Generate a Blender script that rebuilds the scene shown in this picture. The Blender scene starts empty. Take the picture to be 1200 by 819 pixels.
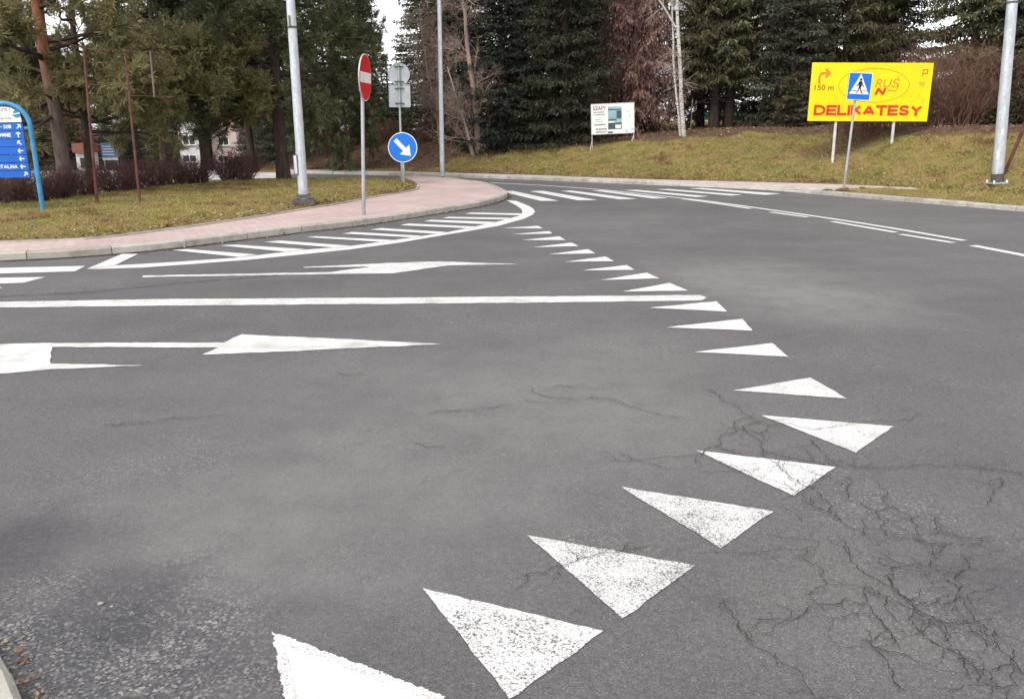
import bpy, bmesh, math, random
import numpy as np
from mathutils import noise as mnoise
from mathutils import Matrix, Vector
from mathutils.geometry import delaunay_2d_cdt, tessellate_polygon

rng = np.random.default_rng(11)
random.seed(5)
SC = bpy.context.scene
COL = SC.collection
PI = math.pi

# ------------------------------------------------------------------ camera
CAM_H, FOC, YH, ROLL = 1.65, 1000.0, 148.0, math.radians(0.6)
PITCH = math.atan((409.5 - YH) / FOC)

def ray(px, py):
    u, v = px - 600.0, 409.5 - py
    cr, sr = math.cos(ROLL), math.sin(ROLL)
    u, v = u * cr + v * sr, -u * sr + v * cr
    cp, sp = math.cos(PITCH), math.sin(PITCH)
    return np.array([u, FOC * cp + v * sp, -FOC * sp + v * cp])

def P(px, py, z=0.0):
    """point of the photograph on the level z"""
    d = ray(px, py)
    t = (z - CAM_H) / d[2]
    return np.array([d[0] * t, d[1] * t, z])

def PD(px, py, Y):
    """point of the photograph at forward distance Y"""
    d = ray(px, py)
    t = Y / d[1]
    return np.array([d[0] * t, Y, CAM_H + d[2] * t])

cam = bpy.data.cameras.new('camera')
cam.sensor_width = 36.0
cam.lens = 36.0 * FOC / 1200.0
cam.clip_start, cam.clip_end = 0.05, 3000
co = bpy.data.objects.new('camera', cam)
COL.objects.link(co)
fw = Vector((0, math.cos(PITCH), -math.sin(PITCH)))
upl = Vector((0, math.sin(PITCH), math.cos(PITCH)))
rt0 = Vector((1, 0, 0))
rt = rt0 * math.cos(ROLL) - upl * math.sin(ROLL)
up = rt0 * math.sin(ROLL) + upl * math.cos(ROLL)
m = Matrix((rt, up, -fw)).transposed().to_4x4()
m.translation = (0, 0, CAM_H)
co.matrix_world = m
SC.camera = co

# ------------------------------------------------------------------ light
world = bpy.data.worlds.new('World')
SC.world = world
world.use_nodes = True
nt = world.node_tree
nt.nodes.clear()
sky = nt.nodes.new('ShaderNodeTexSky')
sky.sky_type = 'NISHITA'
sky.sun_disc = False
SUN_EL, SUN_AZ = math.radians(48), math.radians(215)      # azimuth clockwise from +Y: behind, to the left
sky.sun_elevation = SUN_EL
sky.sun_rotation = SUN_AZ
sky.air_density, sky.dust_density, sky.ozone_density = 1.0, 1.0, 1.0
hs = nt.nodes.new('ShaderNodeHueSaturation')
hs.inputs['Saturation'].default_value = 0.04
bg = nt.nodes.new('ShaderNodeBackground')
bg.inputs['Strength'].default_value = 0.15
wo = nt.nodes.new('ShaderNodeOutputWorld')
nt.links.new(sky.outputs[0], hs.inputs['Color'])
tintn = nt.nodes.new('ShaderNodeMix')
tintn.data_type, tintn.blend_type = 'RGBA', 'MULTIPLY'
tintn.inputs[0].default_value = 1.0
tintn.inputs[7].default_value = (1.005, 0.995, 1.0, 1)
nt.links.new(hs.outputs[0], tintn.inputs[6])
nt.links.new(tintn.outputs[2], bg.inputs['Color'])
nt.links.new(bg.outputs[0], wo.inputs['Surface'])
sl = bpy.data.lights.new('sun', 'SUN')
sl.energy = 1.0
sl.angle = math.radians(24)
sl.color = (1.0, 0.975, 0.945)
so = bpy.data.objects.new('sun', sl)
COL.objects.link(so)
sdir = Vector((math.sin(SUN_AZ) * math.cos(SUN_EL), math.cos(SUN_AZ) * math.cos(SUN_EL), math.sin(SUN_EL)))
so.rotation_euler = sdir.to_track_quat('Z', 'Y').to_euler()
so.location = sdir * 40
SC.view_settings.view_transform = 'Standard'
SC.view_settings.look = 'None'
SC.view_settings.exposure = 1.02
SC.view_settings.gamma = 1.0
SC.view_settings.use_curve_mapping = False
SC.render.engine = 'CYCLES'
SC.cycles.use_denoising = True
SC.cycles.max_bounces = 6
SC.cycles.diffuse_bounces = 3
SC.cycles.transparent_max_bounces = 8

# ------------------------------------------------------------------ node helpers
class NT:
    def __init__(self, name):
        self.m = bpy.data.materials.new(name)
        self.m.use_nodes = True
        self.t = self.m.node_tree
        self.t.nodes.clear()
        self.out = self.t.nodes.new('ShaderNodeOutputMaterial')
        self.b = self.t.nodes.new('ShaderNodeBsdfPrincipled')
        self.t.links.new(self.b.outputs[0], self.out.inputs['Surface'])
        self.tc = self.t.nodes.new('ShaderNodeTexCoord')
        self.pos = self.tc.outputs['Object']
    def n(self, typ, ins=None, **kw):
        nd = self.t.nodes.new(typ)
        for k, v in kw.items():
            setattr(nd, k, v)
        for k, v in (ins or {}).items():
            s = nd.inputs[k]
            if isinstance(v, bpy.types.NodeSocket):
                self.t.links.new(v, s)
            elif isinstance(v, tuple) and len(v) == 3 and s.type == 'RGBA':
                s.default_value = (*v, 1)
            else:
                s.default_value = v
        return nd
    def noise(self, scale, detail=3, rough=0.55, vec=None, dist=0.0):
        return self.n('ShaderNodeTexNoise', {'Vector': vec or self.pos, 'Scale': scale, 'Detail': detail, 'Roughness': rough, 'Distortion': dist}).outputs['Fac']
    def vor(self, scale, out='Color', feature='F1', vec=None, rnd=1.0):
        nd = self.n('ShaderNodeTexVoronoi', {'Vector': vec or self.pos, 'Scale': scale, 'Randomness': rnd}, feature=feature)
        return nd.outputs[out]
    def ramp(self, fac, stops, interp='LINEAR'):
        nd = self.n('ShaderNodeValToRGB', {'Fac': fac})
        cr = nd.color_ramp
        cr.interpolation = interp
        while len(cr.elements) < len(stops):
            cr.elements.new(0.5)
        for e, (p, c) in zip(cr.elements, stops):
            e.position = p
            e.color = (*c, 1) if isinstance(c, tuple) else (c, c, c, 1)
        return nd.outputs['Color']
    def mix(self, fac, a, b, blend='MIX'):
        nd = self.n('ShaderNodeMix', data_type='RGBA', blend_type=blend)
        for s, v in ((nd.inputs[0], fac), (nd.inputs[6], a), (nd.inputs[7], b)):
            if isinstance(v, bpy.types.NodeSocket):
                self.t.links.new(v, s)
            elif isinstance(v, tuple):
                s.default_value = (*v, 1)
            else:
                s.default_value = v
        return nd.outputs[2]
    def math(self, op, a, b=0.0, c=0.0, clamp=False):
        nd = self.n('ShaderNodeMath', operation=op, use_clamp=clamp)
        for s, v in zip(nd.inputs, (a, b, c)):
            if isinstance(v, bpy.types.NodeSocket):
                self.t.links.new(v, s)
            else:
                s.default_value = v
        return nd.outputs[0]
    def mapr(self, v, a, b, c=0.0, d=1.0):
        return self.n('ShaderNodeMapRange', {'Value': v, 'From Min': a, 'From Max': b, 'To Min': c, 'To Max': d}, interpolation_type='SMOOTHSTEP').outputs[0]
    def stretch(self, sx, sy, sz=1.0, rot=0.0):
        return self.n('ShaderNodeMapping', {'Vector': self.pos, 'Scale': (sx, sy, sz), 'Rotation': (0, 0, rot)}).outputs[0]
    def spot(self, cx, cy, r0, r1, wob=0.3, nscale=2.0):
        """1 inside a wobbly disc, 0 outside"""
        d = self.n('ShaderNodeVectorMath', {0: self.pos, 1: (cx, cy, 0)}, operation='DISTANCE').outputs['Value']
        nz = self.noise(nscale, 4, 0.6)
        d = self.math('ADD', d, self.math('MULTIPLY', self.math('SUBTRACT', nz, 0.5), wob * 2))
        return self.mapr(d, r0, r1, 1.0, 0.0)
    def set(self, color=None, rough=0.8, metal=0.0, bump=None, bstr=0.3, bdist=0.01, spec=0.3, trans=None):
        for k, v in (('Base Color', color), ('Roughness', rough), ('Metallic', metal), ('Specular IOR Level', spec)):
            if v is None:
                continue
            s = self.b.inputs[k]
            if isinstance(v, bpy.types.NodeSocket):
                self.t.links.new(v, s)
            elif isinstance(v, tuple):
                s.default_value = (*v, 1)
            else:
                s.default_value = v
        if bump is not None:
            bn = self.n('ShaderNodeBump', {'Height': bump, 'Strength': bstr, 'Distance': bdist})
            self.t.links.new(bn.outputs[0], self.b.inputs['Normal'])
        return self.m

def attr(t, name):
    return t.n('ShaderNodeAttribute', attribute_name=name).outputs['Fac']

M = {}

def asphalt_nodes(t):
    big = t.noise(0.22, 4, 0.55)
    mid = t.noise(1.3, 5, 0.6)
    streak = t.noise(0.9, 4, 0.55, vec=t.stretch(0.25, 1.6, 1, 0.15))
    fine = t.noise(115, 4, 0.75)
    grit = t.vor(260, 'Color')
    grit = t.n('ShaderNodeSeparateColor', {'Color': grit}).outputs[0]
    c = t.ramp(big, [(0.3, (0.116, 0.110, 0.114)), (0.7, (0.146, 0.139, 0.141))])
    c = t.mix(0.5, c, t.ramp(streak, [(0.3, 0.84), (0.5, 1.0), (0.72, 1.12)]), 'MULTIPLY')
    c = t.mix(0.6, c, t.ramp(mid, [(0.25, 0.80), (0.5, 1.0), (0.8, 1.14)]), 'MULTIPLY')
    c = t.mix(0.5, c, t.ramp(t.noise(7, 5, 0.7), [(0.25, 0.78), (0.5, 1.0), (0.8, 1.16)]), 'MULTIPLY')
    c = t.mix(0.75, c, t.ramp(fine, [(0.25, 0.32), (0.5, 1.0), (0.75, 1.8)]), 'MULTIPLY')
    c = t.mix(0.55, c, t.ramp(grit, [(0.0, 0.5), (0.45, 0.95), (0.9, 1.25), (0.985, 2.1)]), 'MULTIPLY')
    # small pale and rusty chippings, patchy
    c = t.mix(0.6, c, t.ramp(t.noise(34, 3, 0.65), [(0.25, 0.62), (0.5, 1.0), (0.75, 1.4)]), 'MULTIPLY')
    st = t.n('ShaderNodeSeparateColor', {'Color': t.vor(120, 'Color')}).outputs[1]
    stones = t.math('MULTIPLY', t.mapr(st, 0.90, 0.95), t.mapr(t.noise(0.9, 3), 0.5, 0.66))
    c = t.mix(t.math('MULTIPLY', stones, 0.45), c, (0.46, 0.41, 0.37))
    return c, fine, grit, mid

def make_asphalt():
    t = NT('asphalt')
    c, fine, grit, mid = asphalt_nodes(t)
    # ravelled corner: coarse pale aggregate by the near kerb
    q = P(30, 800)
    rav = t.spot(q[0], q[1], 0.32, 0.98, 0.45, 3.5)
    cs = t.n('ShaderNodeSeparateColor', {'Color': t.vor(105, 'Color')}).outputs[2]
    agg = t.ramp(t.math('ADD', t.math('MULTIPLY', cs, 0.7), t.math('MULTIPLY', t.noise(6, 3), 0.3)), [(0.2, (0.05, 0.051, 0.06)), (0.5, (0.125, 0.122, 0.126)), (0.68, (0.18, 0.172, 0.168)), (0.86, (0.46, 0.44, 0.41))])
    c = t.mix(t.math('MULTIPLY', rav, 0.85), c, agg)
    # oil and damp stains
    grain = t.mapr(t.noise(30, 6, 0.75), 0.32, 0.58, 0.45, 1.0)
    for (px, py, r0, r1, k) in ((150, 700, 0.10, 0.45, 0.85), (20, 640, 0.05, 0.6, 0.7), (335, 705, 0.0, 0.3, 0.38), (110, 770, 0.05, 0.45, 0.5),
                                (560, 640, 0.0, 0.35, 0.1), (1185, 690, 0.02, 0.35, 0.38), (850, 705, 0.0, 0.16, 0.25), (690, 705, 0, .25, .18),
                                (1080, 470, 0.1, 0.9, 0.18), (250, 770, 0.0, 0.35, 0.35)):
        q = P(px, py)
        s = t.math('MULTIPLY', t.spot(q[0], q[1], r0, r1, 0.24, 4.5), grain)
        c = t.mix(t.math('MULTIPLY', s, k), c, (0.05, 0.05, 0.06))
    sweepn = t.mapr(t.noise(4.0, 8, 0.75), 0.28, 0.64, 0.4, 1.0)
    # pale warm sweeps over the asphalt, broken up by noise
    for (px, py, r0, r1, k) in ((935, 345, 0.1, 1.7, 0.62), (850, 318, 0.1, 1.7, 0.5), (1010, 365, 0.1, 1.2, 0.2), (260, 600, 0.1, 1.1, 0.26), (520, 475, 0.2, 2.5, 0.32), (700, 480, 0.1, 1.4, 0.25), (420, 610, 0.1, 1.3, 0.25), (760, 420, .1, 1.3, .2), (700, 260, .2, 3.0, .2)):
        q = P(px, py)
        s = t.math('MULTIPLY', t.spot(q[0], q[1], r0, r1, 0.7, 1.6), sweepn)
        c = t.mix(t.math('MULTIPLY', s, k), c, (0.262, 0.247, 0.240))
    # ravelled reddish gravel strip in the cracked corner
    for (px, py) in ((960, 650), (1000, 690), (1060, 750), (890, 740), (905, 690), (790, 610), (880, 505)):
        q = P(px, py)
        s = t.spot(q[0], q[1], 0.02, 0.24, 0.14, 6)
        ch = t.mapr(t.n('ShaderNodeSeparateColor', {'Color': t.vor(130, 'Color')}).outputs[0], 0.45, 0.8)
        c = t.mix(t.math('MULTIPLY', s, 0.13), c, t.mix(ch, (0.12, 0.10, 0.095), (0.34, 0.27, 0.235)))
    h = t.math('ADD', t.math('MULTIPLY', fine, 0.6), t.math('MULTIPLY', grit, 0.4))
    return t.set(c, t.ramp(mid, [(0.3, 0.62), (0.7, 0.85)]), 0, h, 0.65, 0.006, 0.35)
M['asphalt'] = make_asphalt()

def make_paint(name, wear, dirt, hole=1.0):
    t = NT(name)
    asp, fine, grit, mid = asphalt_nodes(t)
    white = t.mix(t.mapr(t.noise(3.0, 4, 0.6), 0.35, 0.75), (0.72, 0.72, 0.715), (0.72 - dirt, 0.71 - dirt, 0.69 - dirt * 1.1))
    sp = t.noise(150 / hole, 4, 0.75)
    patch = t.noise(4.5, 4, 0.6)
    v = t.math('ADD', t.math('MULTIPLY', sp, 0.80), t.math('MULTIPLY', patch, 0.20))
    mask = t.mapr(v, wear - 0.012, wear + 0.012, 1.0, 0.0)
    c = t.mix(mask, white, t.mix(0.5, asp, (0.07, 0.066, 0.064)))
    return t.set(c, 0.6, 0, t.math('SUBTRACT', t.math('MULTIPLY', fine, 0.3), mask), 0.35, 0.004, 0.3)
M['paint'] = make_paint('road_paint', 0.385, 0.10)
M['paint_used'] = make_paint('road_paint_used', 0.43, 0.14)
M['paint_worn'] = make_paint('road_paint_worn', 0.463, 0.10)
M['paint_speckled'] = make_paint('road_paint_speckled', 0.457, 0.08, 1.2)
M['paint_grey'] = make_paint('road_paint_grey', 0.39, 0.26)

def simple(name, col, rough=0.6, metal=0.0, var=0.12, scale=8.0, bump=0.0, spec=0.35):
    t = NT(name)
    nz = t.noise(scale, 5, 0.6)
    c = t.mix(t.mapr(nz, 0.3, 0.7), tuple(x * (1 - var) for x in col), tuple(min(1, x * (1 + var)) for x in col))
    return t.set(c, t.ramp(nz, [(0.3, max(0.05, rough - 0.08)), (0.7, min(1, rough + 0.08))]), metal, nz if bump else None, bump, 0.01, spec)

M['sheet_white'] = simple('thermoplastic_sheet', (0.63, 0.625, 0.62), 0.42, 0, 0.07, 9, 0.25, 0.5)
M['crack'] = simple('crack_dirt', (0.036, 0.033, 0.032), 0.95, 0, 0.4, 30)
M['crack_edge'] = simple('crack_edge', (0.075, 0.07, 0.068), 0.95, 0, 0.4, 30)
M['gutter'] = simple('gutter_silt', (0.085, 0.072, 0.06), 0.95, 0, 0.45, 14)
def make_kerb():
    t = NT('kerb_concrete')
    ti = attr(t, 'tint')
    c = t.ramp(ti, [(0, (0.36, 0.335, 0.29)), (1, (0.48, 0.455, 0.405))])
    c = t.mix(0.8, c, t.ramp(t.noise(5, 5, 0.65), [(0.25, 0.45), (0.5, 0.95), (0.8, 1.15)]), 'MULTIPLY')
    c = t.mix(0.5, c, t.ramp(t.noise(70, 3, 0.7), [(0.3, 0.6), (0.7, 1.3)]), 'MULTIPLY')
    return t.set(c, 0.9, 0, t.noise(60, 4, 0.7), 0.3, 0.006, 0.2)
M['kerb'] = make_kerb()
def make_paving():
    t = NT('pink_paving_blocks')
    v = t.stretch(1, 1, 1, 0.35)
    br = t.n('ShaderNodeTexBrick', {'Vector': v, 'Color1': (0.60, 0.46, 0.435), 'Color2': (0.52, 0.39, 0.37), 'Mortar': (0.34, 0.28, 0.26), 'Scale': 1.0,
             'Mortar Size': 0.007, 'Brick Width': 0.21, 'Row Height': 0.105, 'Bias': 0.0})
    c = t.mix(0.7, br.outputs['Color'], t.ramp(t.noise(0.8, 5, 0.6), [(0.3, 0.78), (0.7, 1.15)]), 'MULTIPLY')
    c = t.mix(0.35, c, t.ramp(t.noise(40, 3, 0.7), [(0.3, 0.6), (0.7, 1.3)]), 'MULTIPLY')
    return t.set(c, 0.85, 0, br.outputs['Fac'], -0.4, 0.004, 0.2)
M['paving'] = make_paving()
def make_slabs():
    t = NT('pale_footway')
    br = t.n('ShaderNodeTexBrick', {'Vector': t.pos, 'Color1': (0.56, 0.50, 0.46), 'Color2': (0.48, 0.43, 0.39), 'Mortar': (0.3, 0.27, 0.24), 'Scale': 1.0,
             'Mortar Size': 0.008, 'Brick Width': 0.35, 'Row Height': 0.35})
    c = t.mix(0.7, br.outputs['Color'], t.ramp(t.noise(0.9, 5, 0.6), [(0.3, 0.75), (0.7, 1.15)]), 'MULTIPLY')
    return t.set(c, 0.9, 0, None)
M['slabs'] = make_slabs()
M['forecourt'] = simple('forecourt_concrete', (0.56, 0.54, 0.53), 0.9, 0, 0.2, 0.7)

def make_soil():
    t = NT('ground_soil')
    cov = attr(t, 'litter')
    nz, n2, n3 = t.noise(0.55, 5, 0.6), t.noise(3.5, 5, 0.65), t.noise(22, 4, 0.7)
    g = t.ramp(nz, [(0.28, (0.18, 0.118, 0.06)), (0.45, (0.27, 0.195, 0.083)), (0.6, (0.215, 0.18, 0.063)), (0.75, (0.135, 0.137, 0.043))])
    l = t.ramp(n2, [(0.25, (0.075, 0.046, 0.033)), (0.5, (0.14, 0.088, 0.06)), (0.75, (0.21, 0.14, 0.09))])
    f = t.mapr(t.math('ADD', cov, t.math('MULTIPLY', t.math('SUBTRACT', n2, 0.5), 0.7)), 0.35, 0.65)
    c = t.mix(f, g, l)
    c = t.mix(0.8, c, t.ramp(n3, [(0.25, 0.45), (0.5, 0.95), (0.78, 1.5)]), 'MULTIPLY')
    c = t.mix(0.5, c, t.ramp(n2, [(0.3, 0.7), (0.7, 1.25)]), 'MULTIPLY')
    return t.set(c, 1.0, 0, t.math('ADD', n3, n2), 0.8, 0.05, 0.1)
M['soil'] = make_soil()
def leafmat(name, stops, trans=0.25, rough=0.7, spec=0.25, vary=0.0):
    t = NT(name)
    c = t.ramp(attr(t, 'tint'), stops)
    if vary:
        rnd = t.n('ShaderNodeObjectInfo').outputs['Random']
        c = t.mix(vary, c, t.ramp(rnd, [(0, (0.62, 0.62, 0.60)), (0.35, (1.0, 1.08, 1.05)), (0.65, (1.55, 1.28, 1.08)), (1, (1.95, 1.95, 1.6))]), 'MULTIPLY')
    m = t.set(c, rough, 0, None, spec=spec)
    if trans:
        tr = t.n('ShaderNodeBsdfTranslucent', {'Color': c})
        mx = t.n('ShaderNodeMixShader', {0: trans, 1: t.b.outputs[0], 2: tr.outputs[0]})
        t.t.links.new(mx.outputs[0], t.out.inputs['Surface'])
    return m
M['grass'] = leafmat('winter_grass', [(0, (0.15, 0.082, 0.045)), (0.2, (0.27, 0.17, 0.085)), (0.36, (0.44, 0.34, 0.15)), (0.52, (0.42, 0.375, 0.12)), (0.70, (0.28, 0.29, 0.075)), (0.92, (0.16, 0.19, 0.048)), (1, (0.50, 0.42, 0.27))], 0.25)
M['leaves'] = leafmat('dead_leaves', [(0, (0.10, 0.05, 0.028)), (0.5, (0.25, 0.14, 0.075)), (0.85, (0.36, 0.24, 0.14)), (1, (0.5, 0.40, 0.28))], 0.1)
M['spruce'] = leafmat('spruce_needles', [(0, (0.045, 0.031, 0.022)), (0.3, (0.036, 0.036, 0.022)), (0.55, (0.06, 0.063, 0.037)), (0.85, (0.115, 0.12, 0.07)), (1, (0.18, 0.18, 0.11))], 0.12, vary=1.0)
M['spruce_blue'] = leafmat('blue_spruce_needles', [(0, (0.038, 0.029, 0.022)), (0.3, (0.030, 0.034, 0.025)), (0.55, (0.046, 0.056, 0.042)), (0.85, (0.095, 0.112, 0.085)), (1, (0.15, 0.165, 0.125))], 0.12, vary=1.0)
M['pine'] = leafmat('pine_needles', [(0, (0.10, 0.09, 0.048)), (0.5, (0.25, 0.235, 0.11)), (0.85, (0.36, 0.325, 0.155)), (1, (0.42, 0.35, 0.185))], 0.25)
M['pine_dark'] = leafmat('dark_pine_needles', [(0, (0.036, 0.042, 0.023)), (0.5, (0.09, 0.104, 0.048)), (0.85, (0.18, 0.19, 0.092)), (1, (0.25, 0.235, 0.115))], 0.18)
M['browntwig'] = leafmat('brown_hanging_twigs', [(0, (0.11, 0.063, 0.05)), (0.5, (0.25, 0.148, 0.12)), (1, (0.38, 0.25, 0.20))], 0.05)
def bark(name, a, b, s=9.0, sz=0.25, bump=0.7):
    t = NT(name)
    nz = t.noise(s, 6, 0.65, vec=t.stretch(1, 1, sz))
    c = t.ramp(nz, [(0.3, a), (0.7, b)])
    return t.set(c, 0.95, 0, nz, bump, 0.03, 0.1)
M['bark'] = bark('dark_bark', (0.035, 0.026, 0.022), (0.10, 0.075, 0.062))
def make_pinebark():
    t = NT('scots_pine_bark')
    nz = t.noise(9, 6, 0.65, vec=t.stretch(1, 1, 0.3))
    z = t.n('ShaderNodeSeparateXYZ', {'Vector': t.pos}).outputs[2]
    o = t.mapr(t.math('ADD', z, t.math('MULTIPLY', nz, 1.6)), 2.6, 4.4)
    lo = t.ramp(nz, [(0.3, (0.07, 0.053, 0.047)), (0.7, (0.19, 0.145, 0.13))])
    hi = t.ramp(nz, [(0.3, (0.16, 0.065, 0.036)), (0.7, (0.33, 0.15, 0.085))])
    return t.set(t.mix(o, lo, hi), 0.95, 0, nz, 0.7, 0.03, 0.1)
M['bark_pine'] = make_pinebark()
def make_birch():
    t = NT('birch_bark')
    nz = t.noise(14, 5, 0.6, vec=t.stretch(0.6, 0.6, 2.4))
    n2 = t.noise(2.0, 4, 0.6)
    c = t.ramp(nz, [(0.38, (0.05, 0.045, 0.04)), (0.45, (0.50, 0.465, 0.43)), (0.7, (0.66, 0.62, 0.58))])
    c = t.mix(0.5, c, t.ramp(n2, [(0.3, 0.6), (0.7, 1.1)]), 'MULTIPLY')
    return t.set(c, 0.8, 0, nz, 0.3, 0.01)
M['birch'] = make_birch()
M['twig_grey'] = bark('grey_brown_twigs', (0.24, 0.175, 0.14), (0.42, 0.32, 0.265), 5)
M['twig_pale'] = bark('pale_bark', (0.32, 0.27, 0.225), (0.52, 0.45, 0.38), 7)
M['twig_red'] = bark('red_brown_twigs', (0.12, 0.065, 0.048), (0.25, 0.145, 0.11), 5)
M['twig_purple'] = bark('purple_brown_twigs', (0.11, 0.062, 0.058), (0.22, 0.13, 0.12), 5)
def make_galv(name, base, spangle=0.15):
    t = NT(name)
    nz = t.noise(3, 5, 0.6, vec=t.stretch(6, 6, 1.2))
    v = t.n('ShaderNodeSeparateColor', {'Color': t.vor(38, 'Color')}).outputs[0]
    c = t.mix(t.mapr(nz, 0.3, 0.75), tuple(x * 0.78 for x in base), tuple(min(1, x * 1.1) for x in base))
    c = t.mix(spangle, c, t.ramp(v, [(0, 0.6), (1, 1.3)]), 'MULTIPLY')
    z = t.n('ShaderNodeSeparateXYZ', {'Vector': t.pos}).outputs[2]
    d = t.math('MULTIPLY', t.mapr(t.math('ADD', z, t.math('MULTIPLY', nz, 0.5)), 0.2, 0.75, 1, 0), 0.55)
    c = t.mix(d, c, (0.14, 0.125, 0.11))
    return t.set(c, 0.55, 0.35, None, spec=0.4)
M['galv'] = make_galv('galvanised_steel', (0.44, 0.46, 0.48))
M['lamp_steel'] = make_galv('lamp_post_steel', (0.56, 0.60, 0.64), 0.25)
M['sign_back'] = simple('sign_back_aluminium', (0.38, 0.41, 0.43), 0.5, 0.3, 0.12, 4)
M['red'] = simple('sign_red', (0.62, 0.012, 0.016), 0.4, 0, 0.06, 3)
M['white'] = simple('sign_white', (0.80, 0.79, 0.76), 0.45, 0, 0.04, 4)
M['blue'] = simple('sign_blue', (0.006, 0.165, 0.66), 0.4, 0, 0.06, 3)
M['black'] = simple('sign_black', (0.015, 0.014, 0.014), 0.5, 0, 0.1, 5)
M['plank_blue'] = simple('direction_plank_blue', (0.006, 0.115, 0.52), 0.4, 0, 0.08, 3)
M['pipe_blue'] = simple('pipe_blue', (0.05, 0.24, 0.46), 0.45, 0, 0.22, 5)
M['ink_blue'] = simple('ink_dark_blue', (0.03, 0.06, 0.2), 0.5, 0, 0.06, 3)
M['globe_blue'] = simple('emblem_blue', (0.02, 0.22, 0.45), 0.5, 0, 0.06, 3)
M['yellow'] = simple('board_yellow', (0.82, 0.64, 0.0), 0.36, 0, 0.06, 1.1)
M['board_red'] = simple('lettering_red', (0.66, 0.035, 0.015), 0.5, 0, 0.18, 6)
M['board_orange'] = simple('lettering_faded_orange', (0.62, 0.22, 0.03), 0.5, 0, 0.15, 6)
M['board_brown'] = simple('lettering_brown', (0.30, 0.12, 0.02), 0.5, 0, 0.15, 6)
M['board_faint'] = simple('lettering_faint', (0.62, 0.46, 0.03), 0.5, 0, 0.15, 6)
M['board_line'] = simple('thin_line_dark', (0.22, 0.18, 0.02), 0.5, 0, 0.15, 6)
M['leg_white'] = simple('board_leg_paint', (0.56, 0.55, 0.52), 0.6, 0, 0.14, 6)
M['maroon'] = simple('lettering_maroon', (0.22, 0.02, 0.04), 0.5, 0, 0.1, 5)
M['ink_grey'] = simple('lettering_grey', (0.16, 0.15, 0.15), 0.5, 0, 0.15, 9)
M['photo_teal'] = simple('picture_teal', (0.25, 0.42, 0.46), 0.4, 0, 0.25, 3)
M['photo_dark'] = simple('picture_dark', (0.045, 0.085, 0.10), 0.4, 0, 0.25, 4)
M['rust'] = simple('rusty_paint', (0.13, 0.052, 0.045), 0.8, 0, 0.35, 9)
M['rust_grey'] = simple('grey_rusty_metal', (0.16, 0.13, 0.125), 0.7, 0.2, 0.3, 9)
M['concrete_dark'] = simple('dark_plinth', (0.085, 0.08, 0.075), 0.9, 0, 0.3, 12, 0.3)
M['hatch'] = simple('hatch_dark', (0.10, 0.105, 0.11), 0.6, 0.2, 0.2, 12)
M['wall_white'] = simple('white_render', (0.66, 0.66, 0.66), 0.9, 0, 0.06, 1.5)
M['wall_pink'] = simple('pink_render', (0.52, 0.42, 0.39), 0.9, 0, 0.08, 1.5)
M['brick'] = simple('red_brick', (0.27, 0.10, 0.075), 0.9, 0, 0.18, 1.2)
M['roof'] = simple('roof_tiles', (0.30, 0.15, 0.09), 0.9, 0, 0.2, 3)
M['glass'] = simple('window_glass', (0.045, 0.055, 0.065), 0.08, 0, 0.1, 2, 0, 0.7)
M['fence_green'] = simple('fence_green', (0.015, 0.115, 0.075), 0.6, 0, 0.2, 4)
M['stone'] = simple('stone_grey', (0.30, 0.28, 0.26), 0.9, 0, 0.2, 60, 0.4)
M['panel_blue'] = simple('far_panel_blue', (0.12, 0.22, 0.42), 0.6, 0, 0.3, 3)

# ------------------------------------------------------------------ object helpers
def link(o, parent=None):
    COL.objects.link(o)
    if parent is not None:
        o.parent = parent
    return o

def tag(o, label=None, cat=None, group=None, kind=None):
    if label: o['label'] = label
    if cat: o['category'] = cat
    if group: o['group'] = group
    if kind: o['kind'] = kind
    return o

def thing(name, label, cat, loc=(0, 0, 0), rotz=0.0, group=None, lean=0.0, tilt=0.0):
    o = bpy.data.objects.new(name, None)
    o.empty_display_size = 0.2
    o.matrix_world = Matrix.Translation(Vector(loc)) @ Matrix.Rotation(lean, 4, 'Y') @ Matrix.Rotation(tilt, 4, 'X') @ Matrix.Rotation(rotz, 4, 'Z')
    link(o)
    return tag(o, label, cat, group)

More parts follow.
